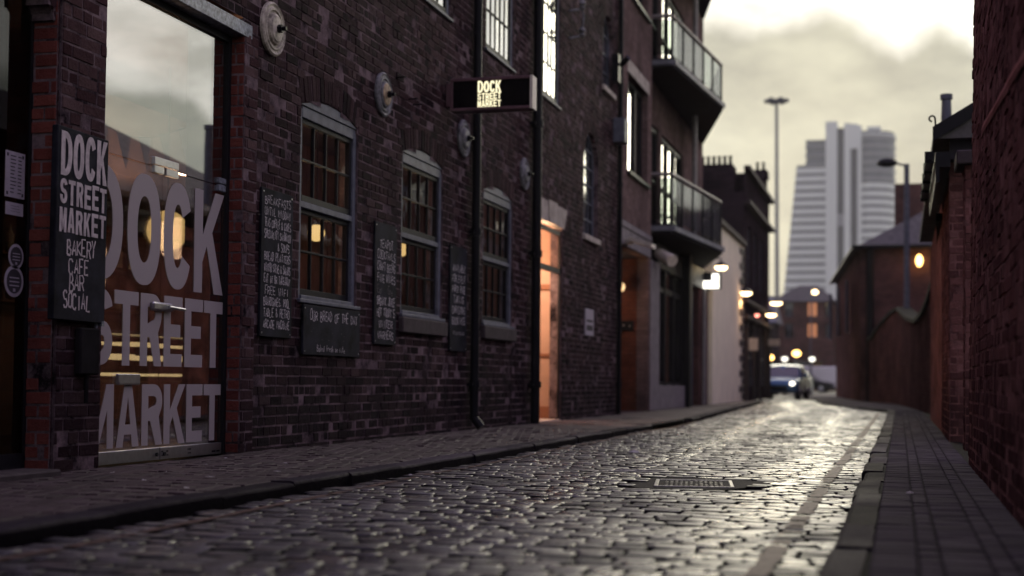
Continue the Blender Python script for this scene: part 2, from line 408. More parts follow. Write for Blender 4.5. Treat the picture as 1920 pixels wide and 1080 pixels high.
def brick_wall(name, mp, u0, u1, v0, v1, ops, mats, parent, course=.083, L=.232, arch_ring=.0, rev=.16, jit=.0022, gap=.010, proud=.014, wavy=.0, kind=None):
    br, mo = MB(), MB()
    nc = int(round((v1 - v0)/course))
    for k in range(nc):
        va, vb = v0 + k*course, v0 + (k+1)*course; vm = (va+vb)/2
        iv = [(u0, u1)]; iv2 = [(u0, u1)]
        for op in ops:
            bl = arc_half(op[:5], vm)
            ring = arch_ring if op[4] > 0 else 0
            if ring:
                g = (op[0]-.0, op[1]+.0, op[2], op[3], op[4])
                b2 = arc_half((op[0], op[1], op[2], op[3]+ring, op[4]), vm)
                if vm > op[3] and b2 is not None:
                    bl2 = b2
                else: bl2 = bl
            else: bl2 = bl
            if bl: iv = cut(iv, bl)
            if bl2: iv2 = cut(iv2, bl2)
        for a, b in iv:
            mo.face([mp(a, va, -proud*.38), mp(b, va, -proud*.38), mp(b, vb, -proud*.38), mp(a, vb, -proud*.38)])
            if a > u0 + 1e-6: mo.face([mp(a, va, -proud*.38), mp(a, vb, -proud*.38), mp(a, vb, -rev), mp(a, va, -rev)])
            if b < u1 - 1e-6: mo.face([mp(b, vb, -proud*.38), mp(b, va, -proud*.38), mp(b, va, -rev), mp(b, vb, -rev)])
        head = (k % 4 == 2)
        for a, b in iv2:
            x = a - (uni(0, .5)*L if a == u0 else 0)
            first = True
            while x < b - .02:
                l = (L*.5 if head else L)*uni(.94, 1.06)
                if not head and rnd() < .08: l = L*.5
                if first and (k % 2): l *= .55
                first = False
                y = x + l
                if b - y < .05: y = b
                p, q = max(x, a), min(y, b)
                dv = wavy*noise.noise(Vector((p*.6, va*.9, 3.1)))
                if q - p > .03:
                    g = gap*uni(.6, 1.3)*.5
                    w = uni(-.005, .004) + (-.009 if rnd() < .06 else 0)
                    one_brick(br, mp, p+g, q-g, va+g+dv, vb-g+dv, -proud, w, .0045, jit, min(1, max(0, random.gauss(.5, .24))))
                x = y
    if arch_ring:
        for op in ops:
            if op[4] <= 0: continue
            ua, ub, va, vb, rise = op[:5]
            h = (ub-ua)/2; rad = (h*h+rise*rise)/(2*rise); cy = vb+rise-rad; c = (ua+ub)/2
            a0 = math.asin(min(1, h/rad)); 
            if rise > h*.95: a0 = PI/2
            n = max(6, int(2*a0*rad/.085))
            for k in range(n):
                t0, t1 = -a0 + 2*a0*k/n, -a0 + 2*a0*(k+1)/n
                P = lambda t, rr, w: mp(c + rr*math.sin(t), cy + rr*math.cos(t), w)
                mo.face([P(t0, rad, -proud), P(t1, rad, -proud), P(t1, rad+arch_ring+.1, -proud*1.3), P(t0, rad+arch_ring+.1, -proud*1.3)][::-1] if False else [P(t0, rad, -proud), P(t1, rad, -proud), P(t1, rad+arch_ring+.1, -proud*1.3), P(t0, rad+arch_ring+.1, -proud*1.3)])
                mo.face([P(t0, rad, -proud), P(t0, rad, -rev), P(t1, rad, -rev), P(t1, rad, -proud)])
                e = .004/rad; w = uni(-.003, .004); r = min(1, max(0, random.gauss(.5, .24)))
                s0, s1 = t0+e, t1-e
                vs = [P(s0, rad+.003, -proud), P(s1, rad+.003, -proud), P(s1, rad+arch_ring-.004, -proud), P(s0, rad+arch_ring-.004, -proud)]
                e2 = e*1.6
                vs += [P(s0+e2, rad+.008, w), P(s1-e2, rad+.008, w), P(s1-e2, rad+arch_ring-.01, w), P(s0+e2, rad+arch_ring-.01, w)]
                br.raw(vs, [(4,5,6,7),(0,1,5,4),(1,2,6,5),(2,3,7,6),(3,0,4,7)], r)
    ob = br.build(name, mats[0], parent, kind=kind)
    # the mortar bed is its own surface of the same wall: join it in as a second material
    me = ob.data; n = len(me.vertices); nf = len(me.polygons)
    bm = bmesh.new(); bm.from_mesh(me)
    rl = bm.verts.layers.float.get('rnd'); uvl = bm.loops.layers.uv.active
    me.materials.append(mats[1])
    vv = []
    for p in mo.v: vv.append(bm.verts.new(p))
    for f in mo.f:
        q = bm.faces.new([vv[i] for i in f]); q.material_index = 1
    bm.to_mesh(me); bm.free()
    return ob

def panel_wall(mb, mp, u0, u1, v0, v1, rects, rev=.12):
    """flat wall with rectangular holes and reveals"""
    us = sorted({u0, u1, *[r[0] for r in rects], *[r[1] for r in rects]}); us = [u for u in us if u0 <= u <= u1]
    vs = sorted({v0, v1, *[r[2] for r in rects], *[r[3] for r in rects]}); vs = [v for v in vs if v0 <= v <= v1]
    for a, b in zip(us, us[1:]):
        for c, d in zip(vs, vs[1:]):
            m, n = (a+b)/2, (c+d)/2
            if any(r[0] < m < r[1] and r[2] < n < r[3] for r in rects): continue
            mb.face([mp(a, c, 0), mp(b, c, 0), mp(b, d, 0), mp(a, d, 0)])
    for a, b, c, d in rects:
        mb.face([mp(a, c, 0), mp(a, d, 0), mp(a, d, -rev), mp(a, c, -rev)])
        mb.face([mp(b, d, 0), mp(b, c, 0), mp(b, c, -rev), mp(b, d, -rev)])
        mb.face([mp(a, d, 0), mp(b, d, 0), mp(b, d, -rev), mp(a, d, -rev)])
        mb.face([mp(b, c, 0), mp(a, c, 0), mp(a, c, -rev), mp(b, c, -rev)])

def lbox(mb, mp, u0, u1, v0, v1, w0, w1, bev=.0):
    """box in wall coordinates"""
    p, q = mp(u0, v0, w0), mp(u1, v1, w1)
    mb.box(p[0], q[0], p[1], q[1], p[2], q[2], uni(.3, .7), bev)

# ------------------------------------------------------------------ lettering
def ell(cx, cy, rx, ry, a0, a1, n=18, p=2.0):
    o = []
    for k in range(n+1):
        a = R(a0 + (a1-a0)*k/n); c, s = math.cos(a), math.sin(a)
        o.append((cx + rx*math.copysign(abs(c)**(2/p), c), cy + ry*math.copysign(abs(s)**(2/p), s)))
    return o
def bold(ch, w, h, t):
    ht = t*.95
    if ch == 'O': return [ell(w/2, h/2, w/2, h/2, 0, 350, 35, 2.35), ell(w/2, h/2, w/2-t, h/2-t*1.2, 0, 350, 35, 2.2)]
    if ch == 'D':
        return [[(0, 0), (0, h)] + ell(w*.35, h/2, w*.65, h/2, 90, -90, 22, 2.3),
                [(t, ht), (t, h-ht)] + ell(w*.35, h/2, w*.65-t, h/2-ht, 90, -90, 22, 2.2)]
    if ch == 'C':
        return [ell(w/2, h/2, w/2, h/2, 28, 332, 34, 2.35) + ell(w/2, h/2, w/2-t, h/2-t*1.2, 325, 35, 30, 2.2)]
    if ch == 'S':
        cx = w/2; r = (h - t)/4; rx = (w - t)/2
        cl = ell(cx, h-t/2-r, rx, r, 12, 235, 16, 2.2) + ell(cx, t/2+r, rx, r, 55, -192, 18, 2.2)
        L_, R_ = [], []
        for k in range(len(cl)):
            a = Vector(cl[max(0, k-1)]); b = Vector(cl[min(len(cl)-1, k+1)]); d = (b-a).normalized()
            n = Vector((-d.y, d.x))*t/2; c = Vector(cl[k]); L_.append(tuple(c+n)); R_.append(tuple(c-n))
        return [L_ + R_[::-1]]
    if ch == 'K':
        return [[(0, 0), (t, 0), (t, .30*h), (t+.14*w, .46*h), (w-1.12*t, 0), (w, 0), (.60*w, .60*h), (w, h), (w-1.1*t, h), (t, .56*h), (t, h), (0, h)]]
    if ch == 'T':
        m = w/2; return [[(m-t/2, 0), (m+t/2, 0), (m+t/2, h-ht), (w, h-ht), (w, h), (0, h), (0, h-ht), (m-t/2, h-ht)]]
    if ch == 'E':
        return [[(0, 0), (w, 0), (w, ht), (t, ht), (t, .42*h), (.9*w, .42*h), (.9*w, .42*h+ht), (t, .42*h+ht), (t, h-ht), (w, h-ht), (w, h), (0, h)]]
    if ch == 'R':
        return [[(0, 0), (t, 0), (t, .40*h), (t+.10*w, .40*h), (w-1.05*t, 0), (w, 0), (.82*w, .46*h)] + ell(w-.46*w, .725*h, .44*w, .275*h, -38, 90, 12, 2.2) + [(0, h)],
                [(t, .40*h+ht), (t, h-ht)] + ell(w-.46*w, .725*h, .44*w-t*.9, .275*h-ht, 90, -90, 10, 2.2)]
    if ch == 'M':
        return [[(0, 0), (0, h), (1.05*t, h), (w/2, .42*h), (w-1.05*t, h), (w, h), (w, 0), (w-t*.92, 0), (w-t*.92, .60*h), (w/2+.03*w, .08*h), (w/2-.03*w, .08*h), (t*.92, .60*h), (t*.92, 0)]]
    if ch == 'A':
        xi = lambda y: t + (w/2 - t)*y/(.86*h)
        return [[(0, 0), (w/2-.55*t, h), (w/2+.55*t, h), (w, 0), (w-t, 0), (w-xi(.2*h), .2*h), (xi(.2*h), .2*h), (t, 0)],
                [(xi(.36*h), .36*h), (w-xi(.36*h), .36*h), (w/2, .80*h)]]
def bold_word(items, ext, name, mat, parent, M4, smooth=False):
    """items: (char, x, y, w, h, t); filled flat shapes given a thickness"""
    cu = bpy.data.curves.new(name, 'CURVE'); cu.dimensions = '2D'; cu.fill_mode = 'BOTH'; cu.extrude = ext
    for ch, x, y, w, h, t in items:
        for lp in bold(ch, w, h, t):
            sp = cu.splines.new('POLY'); sp.points.add(len(lp)-1); sp.use_cyclic_u = True
            for k, p in enumerate(lp): sp.points[k].co = (x+p[0], y+p[1], 0, 1)
    to = bpy.data.objects.new('tmp_curve', cu); COL.objects.link(to)
    dg = bpy.context.evaluated_depsgraph_get(); dg.update()
    me = bpy.data.meshes.new_from_object(to.evaluated_get(dg))
    bpy.data.objects.remove(to); bpy.data.curves.remove(cu)
    me.name = name; me.transform(M4); me.materials.clear(); me.materials.append(mat)
    me.polygons.foreach_set('material_index', [0]*len(me.polygons))
    return link(name, me, parent)
GL = {'A':'00 26 40|12 32','B':'00 06 26 35 34 23 03|23 42 41 30 00','C':'45 36 16 05 01 10 30 41','D':'00 06 26 44 42 20 00','E':'40 00 06 46|03 33','F':'00 06 46|03 33',
 'G':'45 36 16 05 01 10 30 41 43 23','H':'00 06|40 46|03 43','I':'20 26','J':'46 41 30 10 01','K':'00 06|46 03 40','L':'06 00 40','M':'00 06 23 46 40','N':'00 06 40 46',
 'O':'10 01 05 16 36 45 41 30 10','P':'00 06 36 45 44 33 03','Q':'10 01 05 16 36 45 41 30 10|22 40','R':'00 06 36 45 44 33 03|23 40','S':'45 36 16 05 04 13 33 42 41 30 10 01',
 'T':'20 26|06 46','U':'06 01 10 30 41 46','V':'06 20 46','W':'06 10 23 30 46','X':'00 46|06 40','Y':'06 23 46|23 20','Z':'06 46 00 40','&':'40 05 16 25 02 01 10 20 42',
 ',':'21 10',"'":'25 26','.':'20 21','-':'13 33',
 'a':'33 13 02 01 10 20 31|33 31 40','b':'06 00|03 13 32 31 20 00','c':'33 13 02 01 10 30','d':'36 30|33 13 02 01 10 31','e':'02 32 23 13 02 01 10 30','f':'36 26 15 10|03 23',
 'h':'06 00|02 13 23 32 30','i':'20 23|25 25.3','k':'06 00|33 01 30','n':'03 00|02 13 23 32 30','o':'10 01 02 13 23 32 31 20 10','r':'03 00|02 13 33','s':'33 13 02 31 20 00','t':'16 11 20 30|04 34','m':'03 00|02 13 20|13 33 40'}
def chalk(mb, mp, s, u, v, wid, h, th=.10, w=.004, jit=.06, slant=0.0):
    """hand-lettered line: s squeezed into width wid, letter height h, lower-left at (u, v)"""
    n = len(s); adv = wid/n; lw = adv*.72
    for k, ch in enumerate(s):
        if ch not in GL: continue
        x0 = u + k*adv + adv*.12*uni(.3, 1.5); y0 = v + h*uni(-.08, .08); hh = h*uni(.86, 1.10); tl = uni(-.05, .05) + slant
        for si, st in enumerate(GL[ch].split('|')):
            pts = []
            for c in st.split():
                gx, gy = float(c[0]), float(c[1:])
                px = gx/4*lw + uni(-jit, jit)*h*.5; py = gy/6*hh + uni(-jit, jit)*h*.5
                pts.append(Vector((x0 + px + tl*py, y0 + py)))
            if len(pts) < 2: continue
            L_, R_ = [], []
            for i, p in enumerate(pts):
                d = (pts[min(i+1, len(pts)-1)] - pts[max(i-1, 0)])
                d = d.normalized() if d.length > 1e-6 else Vector((1, 0))
                nn = Vector((-d.y, d.x))*h*th*.5*uni(.75, 1.2); L_.append(p+nn); R_.append(p-nn)
            ww = w + si*.0004
            for i in range(len(pts)-1):
                mb.face([mp(*L_[i], ww), mp(*R_[i], ww), mp(*R_[i+1], ww), mp(*L_[i+1], ww)])

# ------------------------------------------------------------------ ground, road, pavements
Z0 = -.06                                     # road surface; pavements at 0
KL = [(-3.3, -4), (-3.3, 23.3), (-3.8, 33.4), (-4.35, 46), (-5.6, 60), (-9, 80)]     # left kerb line
KR = [(-.24, -4), (-.24, 34.2), (-.5, 35.4), (-2.4, 46.6), (-3.3, 58), (-6.2, 80)]   # right kerb line
def at(line, y):
    for (x0, y0), (x1, y1) in zip(line, line[1:]):
        if y <= y1: return x0 + (x1-x0)*(y-y0)/(y1-y0)
    return line[-1][0]
g = MB(); g.face([(-320, -40, -.10), (320, -40, -.10), (320, 640, -.10), (-320, 640, -.10)])
g.build('ground', M['ground'], kind='structure')
def undul(x, y): return .016*noise.noise(Vector((x*.55, y*.35, 0))) + .008*noise.noise(Vector((x*1.7, y*1.3, 5)))
mh_poly = (-1.66, -.88, 8.72, 9.72)           # tarmac patch round the inspection cover
def tracks(x, y):
    t = 0
    for c in (-.95, -2.15):
        cc = c + (at(KR, y) + .24)*.75 + (.25*math.sin(y*.16))
        t = max(t, math.exp(-((x-cc)/.17)**2))
    return t
rd = MB(); y = 1.2; row = 0
while y < 62:
    d = uni(.088, .116) if y < 40 else .25
    xa, xb = at(KL, y), at(KR, y)
    x = xa + uni(0, .1)
    while x < xb - .03:
        l = uni(.11, .20)*(1 if y < 40 else 2); x2 = min(x + l, xb)
        if not (mh_poly[0] < (x+x2)/2 < mh_poly[1] and mh_poly[2] < y+d/2 < mh_poly[3]) and x2 - x > .03:
            gp = uni(.002, .006); hs = undul(x, y) + uni(-.0045, .0045); tx, ty = uni(-.008, .008), uni(-.007, .007)
            a, b, c, e = x+gp, x2-gp, y+gp*.9+uni(-.004,.004), y+d-gp*.9+uni(-.004,.004)
            ins1, ins2, ins3 = uni(.001, .003), uni(.005, .010), uni(.020, .034)
            ins3 = min(ins3, (e-c)*.42); vs = []; rr = []
            r0 = min(1, max(.02, random.gauss(.5, .25))); dome = uni(.0004, .0026)
            for ins, z, rk in ((0, -.03, -1), (ins1, -.005-dome*.5, -.35 if rnd() < .5 else -.8), (ins2, -dome, None), (ins3, 0.0, r0)):
                for px, py in ((a+ins, c+ins), (b-ins, c+ins), (b-ins, e-ins), (a+ins, e-ins)):
                    vs.append((px, py, Z0 + z + hs + tx*(px-(a+b)/2)*4 + ty*(py-(c+e)/2)*4))
                    rr.append(rk if rk is not None else (-.25 if rnd() < .3 else r0))
            rd.raw(vs, [(12,13,14,15)] + [(4*q+i, 4*q+(i+1) % 4, 4*q+4+(i+1) % 4, 4*q+4+i) for q in range(3) for i in range(4)], rr, tracks((a+b)/2, y))
        x = x2
    y += d; row += 1
road = rd.build('road', M['sett'], smooth=True, kind='structure')
b = MB()
ys = [-4, 5, 15, 23.3, 28, 33.4, 35, 40, 46, 52, 58, 62]
for y0, y1 in zip(ys, ys[1:]): b.face([(at(KL, y0), y0, Z0-.016), (at(KR, y0), y0, Z0-.016), (at(KR, y1), y1, Z0-.016), (at(KL, y1), y1, Z0-.016)])
b.build('road_bed', M['joint'], kind='structure')
b = MB()
ys = [62, 66, 70, 75, 80]
for y0, y1 in zip(ys, ys[1:]): b.face([(at(KL, y0)-4, y0, Z0-.004), (at(KR, y0), y0, Z0-.004), (at(KR, y1), y1, Z0-.004), (at(KL, y1)-6, y1, Z0-.004)])
b.face([(-60, 80, Z0-.004), (at(KR, 80), 80, Z0-.004), (30, 112, Z0-.004), (-60, 112, Z0-.004)])
b.build('far_road', M['ground'], kind='structure')
# yellow lines, painted over the setts in short uneven lengths
yl = MB()
def line(mb, fx, w, ya, yb):
    y = ya
    while y < yb:
        y2 = min(yb, y + .06)
        if rnd() < .80:
            x = fx(y) + uni(-.006, .006); ww = w*uni(.75, 1.1)
            p = [(x-ww/2, y), (x+ww/2, y), (x+ww/2, y2), (x-ww/2, y2)]
            mb.face([(px, py, Z0 + .0052 + undul(px, py)) for px, py in p])
        y = y2
line(yl, lambda y: -3.02 - .012*max(0, y-5), .055, 2, 24); yl.build('yellow_line', M['yellow'], kind='structure')
yl = MB(); line(yl, lambda y: -.46, .085, 2, 33); yl.build('yellow_line', M['yellow2'], kind='structure')
# tarmac patch + covers
b = MB()
poly = [(-1.70,9.02),(-1.58,8.74),(-1.2,8.70),(-1.02,8.80),(-.86,9.12),(-.80,9.52),(-.98,9.62),(-1.3,9.74),(-1.62,9.62)]
b.face([(x, y, Z0-.004+undul(x, y)) for x, y in poly]); b.build('tarmac_patch', M['tarmac'], kind='structure')
def cover(name, label, cx, cy, w, d, rot):
    t = thing(name, label, 'manhole cover', (cx, cy, Z0-.002+undul(cx, cy)), 'iron access covers set in the road'); t.rotation_euler = (0, 0, rot)
    zc = 0
    f = MB()
    for a in ((-w/2, -w/2+.025, -d/2, d/2), (w/2-.025, w/2, -d/2, d/2), (-w/2+.025, w/2-.025, -d/2, -d/2+.025), (-w/2+.025, w/2-.025, d/2-.025, d/2)):
        f.box(*a, -.02, .006, bev=.003)
    p = MB(); p.box(-w/2+.03, w/2-.03, -d/2+.03, d/2-.03, -.02, -.004)
    nx, ny = int((w-.1)/.032), int((d-.1)/.032)
    for i in range(nx):
        for j in range(ny):
            x = -w/2+.06 + (w-.12)*(i+.5)/nx; y = -d/2+.06 + (d-.12)*(j+.5)/ny
            a = (PI/4 if (i+j) % 2 else -PI/4) + uni(-.3, .3)
            if rnd() < .25: continue
            bm = bmesh.new(); bmesh.ops.create_cube(bm, size=1)
            p.bm(bm, mat=Matrix.Translation((x, y, -.001)) @ Matrix.Rotation(a, 4, 'Z') @ Matrix.Diagonal((.022, .008, .008, 1)))
    for nm, mb in (('frame', f), ('lid', p)):
        me = mb.build(nm, M['cover']); me.parent = t
    return t
cover('manhole_cover', 'large square iron manhole cover with studded lid in a tarmac patch', -1.28, 9.18, .50, .62, R(8))
cover('manhole_cover', 'small rectangular iron cover beyond the tarmac patch, nearer the left kerb', -1.83, 10.25, .42, .20, R(3))
# left pavement: brick pavers laid across, slabs further up
def pavers(name, xa, xb, ya, yb, dx, dy, mat, skip=None, flip=False, tilt=.004, gap=.004, z=0.0, stagger=True):
    mb = MB(); n = 0; y = ya
    while y < yb:
        x = xa - (dx*.5 if (n % 2 and stagger) else 0)
        while x < xb - .01:
            a, b_ = max(x, xa)+gap*.5, min(x+dx, xb)-gap*.5
            if b_-a > .02:
                hs = z + uni(-.002, .002) + .005*noise.noise(Vector((x*1.1, y*.8, 9))); tx, ty = uni(-tilt, tilt), uni(-tilt, tilt)
                c, e = y+gap*.5, y+dy-gap*.5; vs = []
                for ins, zz in ((0, -.03), (.001, -.005), (.006, 0)):
                    for px, py in ((a+ins, c+ins), (b_-ins, c+ins), (b_-ins, e-ins), (a+ins, e-ins)):
                        vs.append((px, py, zz + hs + tx*(px-(a+b_)/2)*4 + ty*(py-(c+e)/2)*4))
                mb.raw(vs, [(8,9,10,11)] + [(i, (i+1) % 4, 4+(i+1) % 4, 4+i) for i in range(4)] + [(4+i, 4+(i+1) % 4, 8+(i+1) % 4, 8+i) for i in range(4)], rnd())
            x += dx
        y += dy; n += 1
    return mb.build(name, mat, smooth=False, kind='structure')
pavers('pavement', -5.0, -3.46, 2.0, 17.2, .105, .215, M['paver'], tilt=.010)
pavers('pavement_slabs', -5.0, -3.46, 17.2, 23.3, .6, .45, M['paver'])
cols_ = [-.095, .06, .135, .29, .365, .50]
mb = MB(); y = 2.0; n = 0
while y < 34.5:
    for i, (xa, xb) in enumerate(zip(cols_, cols_[1:])):
        hs = uni(-.0025, .0025) + .005*noise.noise(Vector((xa*1.1, y*.8, 9))); tx, ty = uni(-.006, .006), uni(-.006, .006)
        a, b_, c, e = xa+.0012, xb-.0012, y+.001, y+.099; ch_ = .013
        vs = []
        for ins, zz in ((0, -.03), (.001, -.004), (.005, 0)):
            q = ch_ + ins*.4
            for px, py in ((a+ins+q, c+ins), (b_-ins-q, c+ins), (b_-ins, c+ins+q), (b_-ins, e-ins-q), (b_-ins-q, e-ins), (a+ins+q, e-ins), (a+ins, e-ins-q), (a+ins, c+ins+q)):
                vs.append((px, py, zz + hs + tx*(px-(a+b_)/2)*4 + ty*(py-(c+e)/2)*4))
        mb.raw(vs, [tuple(range(16, 24))] + [(i2, (i2+1) % 8, 8+(i2+1) % 8, 8+i2) for i2 in range(8)] + [(8+i2, 8+(i2+1) % 8, 16+(i2+1) % 8, 16+i2) for i2 in range(8)], [-.6]*8 + [0.0]*8 + [uni(.02, 1)]*8)
    y += .1
mb.build('right_pavement', M['paver2'], kind='structure')
b = MB(); b.face([(-5.4, -4, -.014), (-3.35, -4, -.014), (-3.35, 23.3, -.014), (-5.4, 23.3, -.014)])
b.build('pavement_bed', M['joint'], kind='structure')
b = MB(); b.face([(-.12, -4, -.009), (.62, -4, -.009), (.62, 34.5, -.009), (-.12, 34.5, -.009)])
b.build('right_pavement_bed', M['joint'], kind='structure')
b = MB()
ys = [23.3, 28, 33.4, 38, 46, 53, 57.3]
for y0, y1 in zip(ys, ys[1:]): b.face([(-8, y0, -.006), (at(KL, y0)-.12, y0, -.006), (at(KL, y1)-.12, y1, -.006), (-8, y1, -.006)])
b.build('forecourt', M['paver'], kind='structure')
b = MB()
ys = [34.5, 36, 40, 46.6, 52, 58, 66, 80]
for y0, y1 in zip(ys, ys[1:]): b.face([(at(KR, y0)+.13, y0, -.004), (3, y0, -.004), (3, y1, -.004), (at(KR, y1)+.13, y1, -.004)])
b.build('corner_pavement', M['paver2'], kind='structure')
def kerb(name, line, ya, yb, w, side, top=.004, drop=-.09):
    """side -1: stone lies left of the line (left kerb), +1 right"""
    mb = MB(); y = ya
    while y < yb - .05:
        l = uni(.75, 1.15); y2 = min(y+l, yb); g = .006
        n = 5; dz = uni(-.008, .008); dxx = uni(-.011, .011)
        secs = []
        for k in range(n+1):
            yy = y+g + (y2-y-2*g)*k/n
            x = at(line, yy) + dxx + .006*noise.noise(Vector((yy*3, 1.7, 0))); wob = .005*noise.noise(Vector((yy*4, 8.2, 1))) + dz
            s = side
            secs.append([(x, yy, drop), (x, yy, top+wob-.022), (x+s*.008, yy, top+wob-.008), (x+s*.026, yy, top+wob), (x+s*w, yy, top+wob*.6), (x+s*w, yy, drop)])
        vs = [p for s_ in secs for p in s_]; m = 6; fs = []
        for k in range(n):
            for i in range(m-1):
                q = (k*m+i, k*m+i+1, (k+1)*m+i+1, (k+1)*m+i)
                fs.append(q if side < 0 else q[::-1])
        fs += [tuple(range(m)), tuple(range(n*m, n*m+m))[::-1]]
        rk = rnd(); mb.raw(vs, fs, [-.5, -.32, rk, rk, rk, rk]*(n+1)); y = y2  # road face coloured darker than the top, its shade put into the colour
    return mb.build(name, M['kerbset'], kind='structure')
kerb('kerb', KL, 1.5, 19.6, .15, -1)
kerb('kerb', KL, 23.6, 46, .15, -1)
kerb('kerb', KR, 1.5, 34.2, .135, 1, top=.002)
kerb('kerb', KR, 34.2, 62, .14, 1)

# ------------------------------------------------------------------ left: the brick warehouse
W = mapX(-5.0)
wh = thing('brick_warehouse', 'long dark sooty brick warehouse with arched sash windows and a glazed shop entrance', 'building', (-5.0, 16, 0))
win_lo = [(11.33, 12.68, 1.27, 2.97, .105), (13.93, 15.31, 1.27, 2.97, .105), (16.93, 18.33, 1.30, 2.97, .105)]
win_up = [(14.05, 15.5, 4.74, 6.75, .0), (16.95, 18.28, 4.74, 6.75, .0), (19.45, 20.95, 4.74, 6.75, .0)]
arch_a = (22.72, 23.87, 3.02, 4.22, .56); arch_b = (24.2, 25.12, 5.78, 6.70, .40)
doorB = (8.17, 10.2, -.2, 3.40, 0); doorA = (6.2, 7.63, -.2, 2.75, .45); door2 = (19.74, 21.22, -.2, 2.93, 0)
ops = [doorB, doorA, door2] + win_lo + win_up + [arch_a, arch_b]
brick_wall('wall', W, -4.0, 25.64, -.05, 8.0, ops, (M['brick'], M['mortar']), wh, arch_ring=.235, rev=.19)
# roof and back of the building
b = MB(); b.box(-14, -5.02, -4, 25.6, 8.0, 8.2); b.box(-14, -13.8, -4, 25.6, 0, 8.0); b.build('roof', M['slate'], wh)
# brighter brick dressing: doorway piers
def pier(name, u0, u1, v0, v1, mp, mats, proudw, rev=.02):
    return brick_wall(name, mp, u0, u1, v0, v1, [], mats, wh, rev=rev)
pier('pier', 7.655, 8.165, 0, 7.8, mapX(-4.975), (M['pierbrick'], M['mortar']), 0)
b = MB(); b.box(-5.0, -4.987, 7.655, 8.165, 0, 7.8); b.build('pier_core', M['mortar'], wh)
pier('door_dressing', 10.205, 10.44, 0, 3.3, mapX(-4.985), (M['pierbrick'], M['mortar']), 0)
pier('door_jamb', -5.155, -4.99, 0, 3.28, mapY(10.195), (M['redbrick'], M['mortar']), 0)
pier('door_jamb', -5.25, -4.985, 0, 3.2, mapY(7.618), (M['redbrick'], M['mortar']), 0)
# interior shells
b = MB()
def room(mb, x0, x1, y0, y1, z0, z1, front=False):
    mb.face([(x0, y0, z0), (x0, y1, z0), (x0, y1, z1), (x0, y0, z1)])
    mb.face([(x0, y0, z0), (x0, y0, z1), (x1, y0, z1), (x1, y0, z0)])
    mb.face([(x0, y1, z0), (x1, y1, z0), (x1, y1, z1), (x0, y1, z1)])
    mb.face([(x0, y0, z1), (x0, y1, z1), (x1, y1, z1), (x1, y0, z1)])
room(b, -8.6, -5.19, 7.4, 19.45, 0, 3.55)
b.box(-8.59, -6.9, 11.0, 19.4, 2.45, 3.15)                       # bulkhead
b.build('interior_wall', M['plaster'], wh)
b = MB(); b.box(-8.6, -5.0, 4, 19.45, -.12, -.015); b.build('interior_floor', M['woodfloor'], wh)
b = MB(); room(b, -7.0, -5.19, 19.5, 21.5, 0, 3.3); b.build('hall_wall', M['hall'], wh)
b = MB(); tm_ = plain('brown_trim', (.22,.10,.06), .6); b.box(-7.0, -5.2, 21.47, 21.5, .012, .20); b.build('skirting', tm_, wh); b = MB(); b.box(-7.0, -5.2, 21.46, 21.5, 2.02, 2.10); b.build('picture_rail', tm_, wh); b = MB(); b.box(-7.0, -5.2, 21.47, 21.5, .98, 1.02); b.build('dado_rail', tm_, wh)
b = MB(); b.box(-7.0, -5.0, 19.5, 21.5, -.12, .012); b.build('hall_floor', M['stone'], wh)
b = MB(); room(b, -6.5, -5.19, -3.9, 25.6, 3.6, 7.9); b.face([(-6.5, -3.9, 3.6), (-5.19, -3.9, 3.6), (-5.19, 25.6, 3.6), (-6.5, 25.6, 3.6)]); room(b, -6.4, -5.19, 21.6, 25.6, 0, 3.55)
b.face([(-5.6, 5.5, 0), (-5.6, 7.40, 0), (-5.6, 7.40, 3.5), (-5.6, 5.5, 3.5)]); b.build('upper_interior_wall', M['darkroom'], wh)
b = MB()
for k in range(34): b.box(-6.46, -6.42+uni(0, .012), 14.1+.155*k, 14.1+.155*k+.148, .0, 3.2)
b.build('reflection_boards', M['reflection_boards'], wh)  # brown boards added to imitate the reflection in the sash panes
# dark partition closing the right of the entrance view
b = MB(); b.box(-5.50, -5.2, 10.22, 10.60, 0, 3.4); b.build('partition', M['darkroom'], wh)

